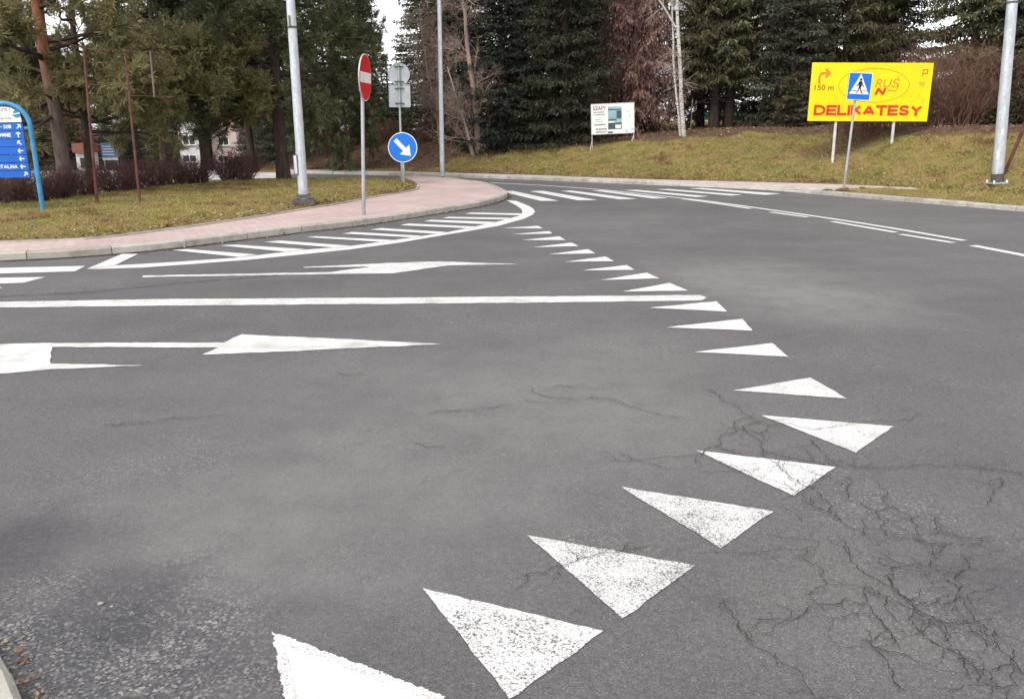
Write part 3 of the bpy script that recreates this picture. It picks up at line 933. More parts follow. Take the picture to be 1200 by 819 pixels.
flat_world('give_way_triangle_inlay_marking', [[tuple(np.array(p) * 0.80 + cen * 0.20 + np.array((0.01, -0.012))) for p in big]], 'sheet_white', 0.008)

# ------------------------------------------------------------------ cracks
CR = [[(440, 55), (490, 70), (530, 95), (560, 122), (520, 130), (525, 155), (490, 185), (440, 210), (380, 215), (300, 222), (195, 222)],
      [(560, 122), (600, 140), (640, 135), (700, 150), (740, 145), (800, 135), (870, 128), (960, 112)],
      [(525, 140), (545, 150), (580, 175), (585, 205), (640, 215), (700, 225), (760, 235), (850, 238), (950, 235), (1080, 235), (1210, 238)],
      [(700, 170), (720, 195), (735, 215), (780, 232)], [(695, 200), (710, 215), (700, 228)], [(580, 210), (620, 235), (650, 260), (680, 280), (720, 300), (745, 335), (765, 360), (800, 385), (830, 395)],
      [(725, 240), (745, 265), (790, 315), (850, 345), (880, 400), (950, 410), (1020, 420), (1080, 420), (1210, 408)],
      [(850, 260), (880, 300), (880, 330), (920, 345), (950, 380), (985, 430), (975, 470), (920, 470), (880, 450), (830, 430)],
      [(975, 440), (1020, 420)], [(1000, 385), (1060, 405), (1130, 400)], [(1050, 440), (1070, 480), (1045, 530), (1010, 500)],
      [(1045, 535), (1075, 580), (1115, 620), (1140, 660), (1180, 700), (1210, 740)], [(760, 400), (790, 440), (850, 500), (900, 530), (940, 570), (1000, 600), (1070, 605), (1110, 620)],
      [(560, 595), (640, 598), (690, 570), (780, 550), (840, 565), (880, 620), (910, 665)], [(940, 575), (950, 620), (1000, 660), (1060, 700), (1075, 740)],
      [(490, 545), (520, 595), (550, 640), (620, 690), (680, 740), (715, 785)], [(15, 500), (80, 485), (150, 460), (240, 440), (330, 420)],
      [(30, 45), (100, 75), (190, 75), (260, 88), (310, 105), (360, 118), (400, 120)], [(450, 440), (560, 440), (630, 430), (710, 425)], [(680, 450), (730, 480)],
      [(820, 520), (880, 545), (900, 600)], [(1140, 260), (1125, 290), (1115, 330)], [(1000, 610), (1010, 640), (1050, 680), (1090, 745), (1150, 760), (1190, 755)],
      [(895, 480), (890, 520), (910, 540), (960, 560), (1020, 560), (1050, 540)], [(250, 200), (300, 225), (350, 240), (420, 240), (500, 250), (560, 250)],
      [(640, 270), (690, 300), (700, 330), (760, 345), (770, 365)], [(790, 260), (800, 275), (770, 300)], [(880, 340), (850, 345)], [(1130, 620), (1170, 690), (1190, 760)],
      [(870, 470), (900, 475), (960, 475)], [(600, 150), (580, 160), (550, 152)], [(460, 185), (500, 200), (560, 215)], [(1075, 240), (1130, 245), (1200, 250)], [(830, 640), (880, 700), (900, 770)]]
mbc, mbe = MB(), MB()
def crack(pts, w, sub=4, rough=0.2):
    pts = [np.array(p) for p in pts]
    for _ in range(sub):
        q = [pts[0]]
        for a, b in zip(pts[:-1], pts[1:]):
            L = np.linalg.norm(b - a)
            if L < 0.012:
                q.append(b); continue
            nrm = np.array([-(b - a)[1], (b - a)[0]])
            q += [(a + b) / 2 + nrm * random.uniform(-rough, rough), b]
        pts = q
    n = len(pts)
    A, B, C, D = [], [], [], []
    for i, p in enumerate(pts):
        d = pts[min(i + 1, n - 1)] - pts[max(i - 1, 0)]
        d = d / (np.linalg.norm(d) + 1e-9)
        nn = np.array([-d[1], d[0]])
        e = min(1.0, 0.3 + 9.0 * min(i, n - 1 - i) / n)
        ww = w * e * random.uniform(0.35, 1.15)
        A.append((*(p + nn * ww / 2), 0.0115)); B.append((*(p - nn * ww / 2), 0.0115))
        we = ww * 2.4
        C.append((*(p + nn * we / 2), 0.0098)); D.append((*(p - nn * we / 2), 0.0098))
    f = [(n + i, n + i + 1, i + 1, i) for i in range(n - 1)]
    mbc.add(A + B, f)
for c in CR:
    w = random.uniform(0.0036, 0.0056)
    pts = [P(600 + x / 2, 430 + y / 2)[:2] for x, y in c]
    crack(pts, w)
    # short side branches
    for _ in range(len(c)):
        i = random.randrange(len(pts) - 1)
        a = pts[i] + (pts[i + 1] - pts[i]) * random.random()
        an = random.uniform(0, 2 * PI)
        L = random.uniform(0.04, 0.16)
        b = a + np.array([math.cos(an), math.sin(an)]) * L
        crack([a, (a + b) / 2 + np.array([random.gauss(0, 0.02), random.gauss(0, 0.02)]), b], 0.003, 3)
crack([P(x, y)[:2] for x, y in ((-40, 350), (50, 346), (100, 343.5), (170, 337), (220, 331.5), (300, 325.5), (345, 321.5))], 0.022, 5, 0.05)
crack([P(x, y)[:2] for x, y in ((130, 500), (200, 492), (270, 488))], 0.006, 5, 0.1)
hubs = [(P(cx, cy)[:2], r) for cx, cy, r in ((880, 505, .22), (850, 535, .25), (930, 545, .2), (970, 580, .3), (1010, 620, .3), (1040, 660, .28), (975, 640, .25), (1090, 640, .25),
                                             (1060, 720, .25), (1120, 730, .2), (1150, 780, .2), (990, 720, .22), (1130, 550, .25))]
seedp = []
for c_, r_ in hubs:
    for _ in range(7):
        q = c_ + rng.normal(0, r_ * 0.62, 2)
        if all(np.linalg.norm(q - o) > 0.075 for o in seedp):
            seedp.append(q)
vo_, ed_, fa_, *_ = delaunay_2d_cdt([Vector(p) for p in seedp], [], [], 0, 1e-6)
cc, tri_of = [], {}
for ti, f in enumerate(fa_):
    a_, b_, c_ = [np.array(vo_[i]) for i in f]
    d_ = 2 * (a_[0] * (b_[1] - c_[1]) + b_[0] * (c_[1] - a_[1]) + c_[0] * (a_[1] - b_[1]))
    ux = ((a_ @ a_) * (b_[1] - c_[1]) + (b_ @ b_) * (c_[1] - a_[1]) + (c_ @ c_) * (a_[1] - b_[1])) / d_
    uy = ((a_ @ a_) * (c_[0] - b_[0]) + (b_ @ b_) * (a_[0] - c_[0]) + (c_ @ c_) * (b_[0] - a_[0])) / d_
    cc.append(np.array((ux, uy)))
    for e in ((f[0], f[1]), (f[1], f[2]), (f[2], f[0])):
        tri_of.setdefault(tuple(sorted(e)), []).append(ti)
for e, tt_ in tri_of.items():
    if len(tt_) == 2 and random.random() < 0.62:
        p, q = cc[tt_[0]], cc[tt_[1]]
        if 0.02 < np.linalg.norm(p - q) < 0.42 and min(np.linalg.norm((p + q) / 2 - h_) / r_ for h_, r_ in hubs) < 1.2:
            crack([p, q], random.uniform(0.0018, 0.0038), 4, 0.13)
for (cx, cy) in ((520, 483), (560, 478), (610, 470), (500, 487), (395, 438), (640, 455), (480, 520), (840, 372), (905, 395), (120, 500)):
    p = P(cx, cy)[:2]
    crack([p, p + np.array([0.09, random.gauss(0, 0.03)]), p + np.array([0.2, random.gauss(0, 0.04)])], 0.007, 3, 0.2)
tag(mbc.build('road_cracks', 'crack'), kind='structure')

# near kerb at the bottom left corner
nk = smooth_line([P(-190, 560)[:2], P(-40, 715)[:2], P(6, 785)[:2], P(36, 850)[:2], P(90, 1000)[:2]], 0.1)
kerb(nk, 0.15, lambda x: 0.06, 'near_kerb', 0.8, side=-1)
nb = offset(nk, -0.15)
cdt([tuple(p) for p in nb] + [(nb[-1][0] - 1.5, nb[-1][1] - 0.5), (-4, 0), (-5, 3.5)], 0.05, 'near_footway', 'slabs')

# ------------------------------------------------------------------ grass, leaves, grit
def grass_on(name, xy, zf, h0, h1, w, lean=0.5, tintf=None):
    n = len(xy)
    pos = np.column_stack([xy, zf(xy)])
    d = np.column_stack([rng.normal(0, lean, n), rng.normal(0, lean, n), np.full(n, 0.62)])
    hv = np.array([mnoise.noise(Vector((x * 2.6, y * 2.6, 7.0))) + 0.6 * mnoise.noise(Vector((x * 7.0, y * 7.0, 3.0))) for x, y in xy])
    keep = rng.random(n) < np.clip(0.62 + 0.9 * hv, 0.12, 1)
    xy, pos, d, hv = xy[keep], pos[keep], d[keep], hv[keep]
    n = len(xy)
    V, F = blades(pos, d, rng.uniform(h0, h1, n) * np.clip(0.85 + 1.3 * hv, 0.35, 2.2), w)
    t = np.clip(tintf(xy) + rng.normal(0, 0.12, n), 0, 1) if tintf else rng.random(n)
    o = np_mesh(name, V, F, 'grass', None, t)
    return tag(o, kind='stuff')
def patch_tint(xy):
    """clumps of straw, olive and brown, from half a metre to three metres across"""
    out = np.empty(len(xy))
    cell = {}
    for i, (x, y) in enumerate(xy):
        k = (round(x * 8), round(y * 8))
        v = cell.get(k)
        if v is None:
            p = Vector((k[0] / 8, k[1] / 8, 0.3))
            v = cell[k] = 0.48 + 0.45 * mnoise.noise(p * 0.5) + 0.50 * mnoise.noise(p * 1.4) + 0.34 * mnoise.noise(p * 3.6)
        out[i] = v
    return out
me = lawn.data
# lawn surface height by nearest lookup
lvz = np.array([v.co[:] for v in me.vertices])
def lawn_z(xy):
    out = np.zeros(len(xy))
    d = dist_edge(LP, xy)
    return 0.108 + 0.012 + 0.11 * ss(d / 1.6) + lump(xy[:, 0], xy[:, 1], 0.03) * np.minimum(1, d) - 0.01
c = rng.uniform(lo, hi, size=(330000, 2))
c = c[inside(LP, c)]
c = c[(c[:, 0] > -16)]
cl = np.sin(c[:, 0] * 2.3 + 2 * np.sin(c[:, 1] * 1.7)) * np.sin(c[:, 1] * 2.9) + rng.normal(0, 0.5, len(c))
c = c[cl > -0.55]
grass_on('lawn_grass', c, lawn_z, 0.025, 0.075, 0.011, 0.8, patch_tint)
c = np.column_stack([rng.uniform(-4, 20, 260000), rng.uniform(0, 7.5, 260000)])
c[:, 1] += yback(c[:, 0])
keep = rng.random(len(c)) > litter(c[:, 0], c[:, 1]) * 1.25
c = c[keep]
grass_on('bank_grass', c, lambda q: H(q[:, 0], q[:, 1]) - 0.01, 0.035, 0.11, 0.015, 0.85, patch_tint)
# verge grass
n = 50000
xx = rng.uniform(vf[0][0] + 0.1, 18, n)
yk = np.interp(xx, kbx[:, 0], kbx[:, 1]); y1 = np.where(xx < xe, np.interp(xx, vf[:, 0], vf[:, 1]), yback(xx) + 0.1)
tt = rng.random(n)
c = np.column_stack([xx, yk + 0.02 + (np.maximum(y1, yk + .02) - yk) * tt])
grass_on('verge_grass', c, lambda q: np.full(len(q), 0.10), 0.025, 0.08, 0.012, 0.8, patch_tint)

def leaf_scatter(name, xyz, s0, s1):
    n = len(xyz)
    d = np.column_stack([rng.normal(0, 1, n), rng.normal(0, 1, n), rng.normal(0.12, 0.35, n)])
    d = unit(d)
    side = unit(np.cross(d, np.column_stack([rng.normal(0, .3, n), rng.normal(0, .3, n), np.ones(n)])))
    L = rng.uniform(s0, s1, n)[:, None]
    V = np.zeros((n, 4, 3))
    V[:, 0] = xyz; V[:, 1] = xyz + d * L * .5 + side * L * .32; V[:, 2] = xyz + d * L; V[:, 3] = xyz + d * L * .5 - side * L * .32
    V[:, :, 2] = np.maximum(V[:, :, 2], xyz[:, None, 2] + 0.001)
    return tag(np_mesh(name, V.reshape(-1, 3), np.arange(n * 4).reshape(-1, 4), 'leaves', None, rng.random(n)), kind='stuff')
c = np.column_stack([rng.uniform(-13, 20, 46000), rng.random(46000) ** 1.5 * 11])
c[:, 1] += yback(c[:, 0])
p = 0.25 + 0.75 * litter(c[:, 0], c[:, 1]) + 0.5 * (c[:, 1] - yback(c[:, 0]) < 1.0)
c = c[rng.random(len(c)) < p]
leaf_scatter('fallen_leaves', np.column_stack([c, H(c[:, 0], c[:, 1]) + 0.025]), 0.03, 0.08)
# leaves along the island gutter and on the lawn edge
idx = rng.integers(20, len(isl) - 25, 700)
g0 = offset(isl, -0.02)[idx] + rng.normal(0, 0.02, (700, 2)) - unit(offset(isl, 0.1)[idx] - isl[idx]) * np.abs(rng.normal(0, 0.10, (700, 1)))
leaf_scatter('gutter_leaves', np.column_stack([g0, np.full(700, 0.006)]), 0.02, 0.055)
idx = rng.integers(5, len(geo) - 5, 2600)
g1 = geo[idx] + unit(offset(ge, 0.1)[idx] - ge[idx]) * np.abs(rng.normal(0, 0.35, (2600, 1))) + rng.normal(0, 0.12, (2600, 2))
g1 = g1[inside(LP, g1)]
leaf_scatter('lawn_leaves', np.column_stack([g1, lawn_z(g1) + 0.02]), 0.03, 0.08)
idx = rng.integers(0, len(nk), 260)
g2 = offset(nk, 0.03)[idx] + np.abs(rng.normal(0, 0.02, (260, 1))) * unit(offset(nk, 0.1)[idx] - nk[idx]) + rng.normal(0, .01, (260, 2))
leaf_scatter('kerb_debris', np.column_stack([g2, np.full(260, 0.005)]), 0.008, 0.024)
gd = isl[10:-6]
go_ = offset(isl, -0.01)[10:-6]
wv = np.array([0.05 + 0.07 * abs(mnoise.noise(Vector((i * 0.11, 2.0, 0)))) + 0.03 * random.random() for i in range(len(gd))])
tn = unit(np.gradient(gd, axis=0)); nn_ = np.stack([tn[:, 1], -tn[:, 0]], -1)
Vd = np.concatenate([np.column_stack([gd + nn_ * -0.01, np.full(len(gd), 0.0095)]), np.column_stack([gd + nn_ * wv[:, None], np.full(len(gd), 0.0095)])])
Fd = np.array([(len(gd) + i, len(gd) + i + 1, i + 1, i) for i in range(len(gd) - 1)])
tag(np_mesh('gutter_dirt', Vd, Fd, 'gutter'), kind='structure')
# loose chippings
def grit(name, xy, s0, s1):
    n = len(xy)
    base = np.array([(1, 0, 0), (-1, 0, 0), (0, 1, 0), (0, -1, 0), (0, 0, 0.8), (0, 0, -0.4)], float)
    fr = np.array([(0, 2, 4), (2, 1, 4), (1, 3, 4), (3, 0, 4), (2, 0, 5), (1, 2, 5), (3, 1, 5), (0, 3, 5)])
    s = rng.uniform(s0, s1, (n, 1, 1)) * rng.uniform(0.6, 1.3, (n, 6, 1))
    V = base[None] * s + np.column_stack([xy, np.full(n, 0.004)])[:, None]
    F = np.arange(n)[:, None, None] * 6 + fr[None]
    return tag(np_mesh(name, V.reshape(-1, 3), F.reshape(-1, 3), 'stone'), kind='stuff')
gp = []
for (px, py, r, k) in ((960, 650, .25, 130), (1050, 750, .2, 150), (885, 700, .25, 120), (790, 612, .16, 110), (880, 760, .3, 120), (60, 780, .3, 120), (20, 740, .25, 80), (700, 600, 1.2, 120), (400, 500, 2.0, 70), (1000, 430, 2.5, 30)):
    q = P(px, py)[:2]
    gp.append(q + rng.normal(0, r, (k, 2)))
grit('loose_grit', np.concatenate(gp), 0.0012, 0.0042)
for (px, py, s, lb) in ((118, 708, 0.0095, 'largest grey pebble lying on the dark stain of the road'), (131, 711, 0.006, 'small flat pebble beside the largest pebble on the dark stain')):
    q = P(px, py)
    bm = bmesh.new()
    bmesh.ops.create_icosphere(bm, subdivisions=2, radius=s)
    for v in bm.verts:
        v.co = Vector((v.co.x * 1.3, v.co.y, v.co.z * 0.6)) * random.uniform(0.85, 1.12)
    me = bpy.data.meshes.new('pebble'); bm.to_mesh(me); bm.free(); me.materials.append(M['stone'])
    o = link(bpy.data.objects.new('pebble', me)); o.location = (q[0], q[1], s * 0.5)
    tag(o, lb, 'stone')

# ------------------------------------------------------------------ lettering
def text_mesh(name, body, mat, parent, box, y, bold=0.0, shear=0.0, depth=0.002, italic=0.0):
    """words as flat raised letters filling the box (x0, x1, z0, z1) of the parent's front"""
    cu = bpy.data.curves.new('words', 'FONT')
    cu.body = body
    cu.size = 1.0
    cu.offset = bold
    cu.shear = italic
    cu.resolution_u = 3
    tmp = bpy.data.objects.new('words', cu)
    COL.objects.link(tmp)
    dg = bpy.context.evaluated_depsgraph_get()
    me0 = tmp.evaluated_get(dg).to_mesh()
    vs = np.array([v.co[:] for v in me0.vertices])
    fs = [tuple(p.vertices) for p in me0.polygons]
    tmp.evaluated_get(dg).to_mesh_clear()
    bpy.data.objects.remove(tmp)
    bpy.data.curves.remove(cu)
    lo_, hi_ = vs.min(0), vs.max(0)
    x0, x1, z0, z1 = box
    X_ = x0 + (vs[:, 0] - lo_[0]) / (hi_[0] - lo_[0]) * (x1 - x0)
    Z_ = z0 + (vs[:, 1] - lo_[1]) / (hi_[1] - lo_[1]) * (z1 - z0)
    mb = MB()
    mb.add(np.column_stack([X_, np.full(len(X_), y), Z_]), fs)
    o = mb.build(name, mat, parent)
    return o

GLY = {'D': (0.86, [[(0, 0), (0, 1)], [(0, 1), (.42, 1), (.68, .92), (.82, .72), (.86, .5), (.82, .28), (.68, .08), (.42, 0), (0, 0)]]),
       'E': (0.72, [[(0, 0), (0, 1)], [(0, 1), (.72, 1)], [(0, .5), (.66, .5)], [(0, 0), (.72, 0)]]),
       'L': (0.66, [[(0, 1), (0, 0)], [(0, 0), (.66, 0)]]), 'I': (0.0, [[(0, 0), (0, 1)]]),
       'K': (0.80, [[(0, 0), (0, 1)], [(.74, 1), (.06, .42)], [(.28, .60), (.80, 0)]]),
       'A': (0.92, [[(0, 0), (.46, 1)], [(.46, 1), (.92, 0)], [(.2, .27), (.72, .27)]]),
       'T': (0.82, [[(0, 1), (.82, 1)], [(.41, 1), (.41, 0)]]),
       'S': (0.78, [[(.75, .80), (.64, .96), (.4, 1), (.14, .96), (.03, .77), (.12, .58), (.38, .50), (.64, .43), (.76, .26), (.66, .05), (.4, 0), (.12, .04), (.0, .22)]]),
       'Y': (0.88, [[(0, 1), (.44, .45)], [(.88, 1), (.44, .45)], [(.44, .5), (.44, 0)]])}
GLY.update({
       'O': (0.86, [[(.43, 0), (.16, .07), (.02, .28), (0, .5), (.02, .72), (.16, .93), (.43, 1), (.70, .93), (.84, .72), (.86, .5), (.84, .28), (.70, .07), (.43, 0)]]),
       'R': (0.76, [[(0, 0), (0, 1)], [(0, 1), (.48, 1), (.68, .92), (.74, .76), (.68, .60), (.48, .5), (0, .5)], [(.40, .5), (.76, 0)]]),
       'P': (0.72, [[(0, 0), (0, 1)], [(0, 1), (.46, 1), (.66, .92), (.72, .74), (.66, .56), (.46, .46), (0, .46)]]),
       'N': (0.80, [[(0, 0), (0, 1)], [(0, 1), (.80, 0)], [(.80, 0), (.80, 1)]]),
       'W': (1.16, [[(0, 1), (.28, 0)], [(.28, 0), (.58, 1)], [(.58, 1), (.88, 0)], [(.88, 0), (1.16, 1)]]),
       'Z': (0.74, [[(0, 1), (.74, 1)], [(.74, 1), (0, 0)], [(0, 0), (.74, 0)]]),
       'G': (0.84, [[(.80, .80), (.66, .95), (.43, 1), (.16, .93), (.02, .72), (0, .5), (.02, .28), (.16, .07), (.43, 0), (.70, .06), (.82, .18), (.82, .45)], [(.5, .45), (.82, .45)]]),
       'U': (0.78, [[(0, 1), (0, .3), (.1, .08), (.39, 0), (.68, .08), (.78, .3), (.78, 1)]]),
       '\u0141': (0.66, [[(0, 1), (0, 0)], [(0, 0), (.66, 0)], [(-.16, .38), (.36, .66)]]),
       '\u00d3': (0.86, [[(.43, 0), (.16, .07), (.02, .28), (0, .5), (.02, .72), (.16, .93), (.43, 1), (.70, .93), (.84, .72), (.86, .5), (.84, .28), (.70, .07), (.43, 0)], [(.40, 1.22), (.6, 1.42)]]),
       '-': (0.40, [[(0, .48), (.40, .48)]]), ' ': (0.12, [])})
def block_word(parent, word, mat, box, y, weight=0.25):
    """heavy grotesque capitals, every letter a flat mesh of its own"""
    x0, x1, z0, z1 = box
    th = weight * (z1 - z0)
    gap = 0.07
    adv = [GLY[c][0] for c in word]
    hh = (z1 - z0) - th
    tot_gap = (gap * hh + th) * (len(word) - 1) + th
    k = (x1 - x0 - tot_gap) / sum(adv)
    x = x0 + th / 2
    for c in word:
        mb = MB()
        yy = y
        for st in GLY[c][1]:
            p = [np.array((x + a * k, z0 + th / 2 + b * hh)) for a, b in st]
            n = len(p)
            closed = False
            L, R = [], []
            for i in range(n):
                d = p[min(i + 1, n - 1)] - p[max(i - 1, 0)]
                d = d / np.linalg.norm(d)
                q = p[i]
                if i == 0: q = q - d * (th / 2 if n == 2 and abs(d[0] * d[1]) < 0.05 else 0.0)
                if i == n - 1: q = q + d * (th / 2 if n == 2 and abs(d[0] * d[1]) < 0.05 else 0.0)
                nn = np.array((-d[1], d[0])) * th / 2 * (1.0 if abs(d[0]) < 0.7 else 0.92)
                L.append((q[0] + nn[0], yy, q[1] + nn[1])); R.append((q[0] - nn[0], yy, q[1] - nn[1]))
            mb.add(L + R, [(i, i + 1, n + i + 1, n + i) for i in range(n - 1)])
            yy -= 0.0006
        if mb.v:
            mb.build('lettering', mat, parent)
        x += GLY[c][0] * k + th + gap * hh

def flat(name, mat, parent, polys, y0, y1):
    mb = MB()
    for p in polys:
        mb.plate(p, y0, y1)
    return mb.build(name, mat, parent)

def arrow_shape(cx, cz, L, ang, w=0.2, head=0.5, hw=0.5):
    """straight arrow of length L pointing along ang (0 = right)"""
    s = w * L / 2
    h = L * head
    pts = [(-L / 2, -s), (L / 2 - h, -s), (L / 2 - h, -hw * L / 2 * 1.0), (L / 2, 0), (L / 2 - h, hw * L / 2), (L / 2 - h, s), (-L / 2, s)]
    c, sn = math.cos(ang), math.sin(ang)
    return [(cx + x * c - z * sn, cz + x * sn + z * c) for x, z in pts]

def arrow_open(cx, cz, L, ang, t=0.16):
    """arrow with a chevron head"""
    k = t * L
    pts = [(-L / 2, -k / 2), (L / 2 - k * 1.2, -k / 2), (L * 0.08, -L * 0.36), (L * 0.08 + k * 0.7, -L * 0.36 - k * 0.65), (L / 2 + k * 0.4, 0),
           (L * 0.08 + k * 0.7, L * 0.36 + k * 0.65), (L * 0.08, L * 0.36), (L / 2 - k * 1.2, k / 2), (-L / 2, k / 2)]
    c, sn = math.cos(ang), math.sin(ang)
    return [(cx + x * c - z * sn, cz + x * sn + z * c) for x, z in pts]

# ------------------------------------------------------------------ street lamps
def lamp_post(base, toppx, label, r0, r1, height, plinth, arm_dir, group):
    top = PD(toppx[0], toppx[1], base[1])
    dz = top[2] - base[2]
    lean = math.atan2(top[0] - base[0], dz)
    t = thing('street_lamp', label, 'street lamp', base, 0, group, lean)
    n = 14
    MB().tube([(0, 0, z) for z in np.linspace(-0.1, height, n)], list(np.linspace(r0, r1, n)), 14).build('pole', 'lamp_steel', t, True)
    a = np.array([math.cos(arm_dir), math.sin(arm_dir)])
    arm = [(0, 0, height - 0.02), (a[0] * 0.25, a[1] * 0.25, height + 0.28), (a[0] * 0.8, a[1] * 0.8, height + 0.45), (a[0] * 1.4, a[1] * 1.4, height + 0.5)]
    MB().tube(arm, [r1 * 0.9, r1 * 0.8, r1 * 0.75, r1 * 0.7], 10).build('arm', 'lamp_steel', t, True)
    mb = MB()
    mb.box((a[0] * 1.7, a[1] * 1.7, height + 0.5), (0.7, 0.26, 0.12), arm_dir, 0.5, 0.8)
    mb.build('lamp_head', 'sign_back', t, bevel=0.02)
    return t

b = ISL(356, 236); b[2] -= 0.02
t = lamp_post(b, (340.3, 0), 'thick grey steel lamp post on a dark plinth in the island lawn', 0.102, 0.068, 8.5, True, 0.3, 'street lamps around the junction')
MB().box((0, 0, 0.05), (0.5, 0.42, 0.16), 0.2, 0.5, 0.85).build('plinth', 'concrete_dark', t, bevel=0.02)
MB().box((0, -0.006, 0.2), (0.30, 0.28, 0.05), 0.2).build('base_plate', 'hatch', t)
mb = MB(); mb.plate(rrect(-0.135, -0.055, 0.62, 1.02, 0.02), -0.10, -0.03)
mb.build('service_hatch', 'hatch', t)
mb = MB(); mb.plate(rrect(-0.123, -0.067, 0.64, 1.0, 0.015), -0.104, -0.09)
mb.build('hatch_door', 'lamp_steel', t)
MB().tube([(0, 0, 3.42), (0, 0, 3.46)], 0.095, 14).build('band', 'hatch', t, True)
MB().box((-0.02, -0.105, 3.55), (0.025, 0.025, 0.2)).build('bracket', 'hatch', t)

q = P(518.5, 206.5, 0.1)
t = lamp_post(q, (514.8, 0), 'slim grey lamp post at the far kerb under the leaning bare trees', 0.078, 0.055, 8.0, False, -1.6, 'street lamps around the junction')
MB().tube([(0, 0, 0.0), (0, 0, 0.05)], 0.13, 12).build('base_plate', 'sign_back', t, True)

q = PT(1168, 216.5)
t = lamp_post(q, (1186.5, 0), 'thick grey lamp post in the grass right of the yellow billboard', 0.125, 0.088, 8.5, False, PI + 0.7, 'street lamps around the junction')
MB().box((0, 0, 0.03), (0.36, 0.36, 0.04)).build('base_plate', 'sign_back', t, bevel=0.01)
mb = MB()
for sx in (-1, 1):
    for sy in (-1, 1):
        mb.tube([(sx * 0.145, sy * 0.145, 0.04), (sx * 0.145, sy * 0.145, 0.10)], 0.022, 6)
mb.build_each('anchor_bolt', 'white', t)
MB().tube([(0, 0, 0.0), (0, 0, 0.24)], 0.132, 14).build('base_collar', 'concrete_dark', t, True)
MB().tube([(0, 0, 3.86), (0, 0, 3.90)], 0.118, 14).build('band', 'hatch', t, True)
mb = MB()
mb.box((-0.08, -0.096, 0.65), (0.05, 0.012, 0.18)); mb.box((-0.04, -0.114, 1.15), (0.05, 0.01, 0.12))
mb.build_each('sticker', 'white', t)
# rusty strut leaning behind it
a = PT(1176, 204); c = PD(1203, 142, a[1] - 0.3)
t = thing('leaning_strut', 'rusty brown pole leaning behind the right lamp post', 'pole', a)
MB().tube([(0, 0, -0.05), tuple((c - a) * 1.3)], 0.04, 8).build('tube', 'rust', t, True)
MB().tube([(0, 0, -0.02), (0, 0, 0.03)], 0.07, 10).build('footing', 'concrete_dark', t, True)

# ------------------------------------------------------------------ road signs
def pole_thing(name, label, base, toppx, rad, group=None, mat='galv', cat='road sign', extra=0.0):
    top = PD(toppx[0], toppx[1], base[1])
    lean = math.atan2(top[0] - base[0], top[2] - base[2])
    L = math.hypot(top[0] - base[0], top[2] - base[2]) + extra
    t = thing(name, label, cat, base, 0, group, lean)
    MB().tube([(0, 0, -0.1), (0, 0, L)], rad, 12).build('pole', mat, t, True)
    MB().tube([(0, 0, L), (0, 0, L + 0.02)], [rad * 1.08, rad * 0.8], 12).build('cap', 'black', t, True)
    return t, L

def plate_empty(t, z, yaw, off):
    """placing of a plate: returns a function that puts a built part on the pole"""
    M_ = Matrix.Translation((0, 0, z)) @ Matrix.Rotation(yaw, 4, 'Z') @ Matrix.Translation((0, -off, 0))
    return M_

def put(o, M_):
    o.data.transform(M_)
    return o

# no entry
b = P(426.3, 252, 0.108)
Yn = b[1]
t, L = pole_thing('no_entry_sign', 'red round no-entry sign with a white bar seen nearly edge-on', b, (424.3, 72), 0.033)
zc = PD(425, 91, Yn)[2] - b[2]
Mx = plate_empty(t, zc, math.radians(84), 0.055)
R_ = 0.40
bk = put(flat('sign_plate', 'sign_back', t, [circ(R_, 44)], 0.0, 0.018), Mx)
p = put(flat('sign_face', 'white', t, [circ(R_ - 0.003, 44)], -0.003, 0.001), Mx)
p2 = put(flat('red_disc', 'red', t, [circ(R_ - 0.016, 44)], -0.006, -0.0025), Mx)
p3 = put(flat('white_bar', 'white', t, [rrect(-0.345, 0.345, -0.088, 0.088, 0.01)], -0.009, -0.0055), Mx)
mb = MB()
for dz in (-0.2, 0.2):
    mb.box((0, 0.03, dz), (0.24, 0.03, 0.03)); mb.box((0, 0.06, dz), (0.09, 0.09, 0.03))
mb.build_each('clamp', 'sign_back', t, 2, M_=Mx)

# keep right sign
b = ISL(473, 212.5); b[2] -= 0.03
t, L = pole_thing('keep_right_sign', 'blue round sign with a white arrow pointing down to the right', b, (471.8, 155), 0.033)
zc = PD(471.7, 173, b[1])[2] - b[2]
Mx = plate_empty(t, zc, math.radians(-2), 0.055)
R_ = 0.405
put(flat('sign_plate', 'sign_back', t, [circ(R_, 48)], 0, 0.018), Mx)
put(flat('sign_face', 'white', t, [circ(R_ - 0.002, 48)], -0.003, 0.001), Mx)
put(flat('blue_disc', 'blue', t, [circ(R_ - 0.022, 48)], -0.006, -0.0025), Mx)
put(flat('white_arrow', 'white', t, [arrow_shape(0.01, -0.01, 0.60, math.radians(-45), 0.19, 0.40, 0.62)], -0.009, -0.0055), Mx)
mb = MB()
for dz in (-0.2, 0.2):
    mb.box((0, 0.03, dz), (0.3, 0.03, 0.03)); mb.box((0, 0.06, dz), (0.09, 0.09, 0.03))
mb.build_each('clamp', 'sign_back', t, 2, M_=Mx)

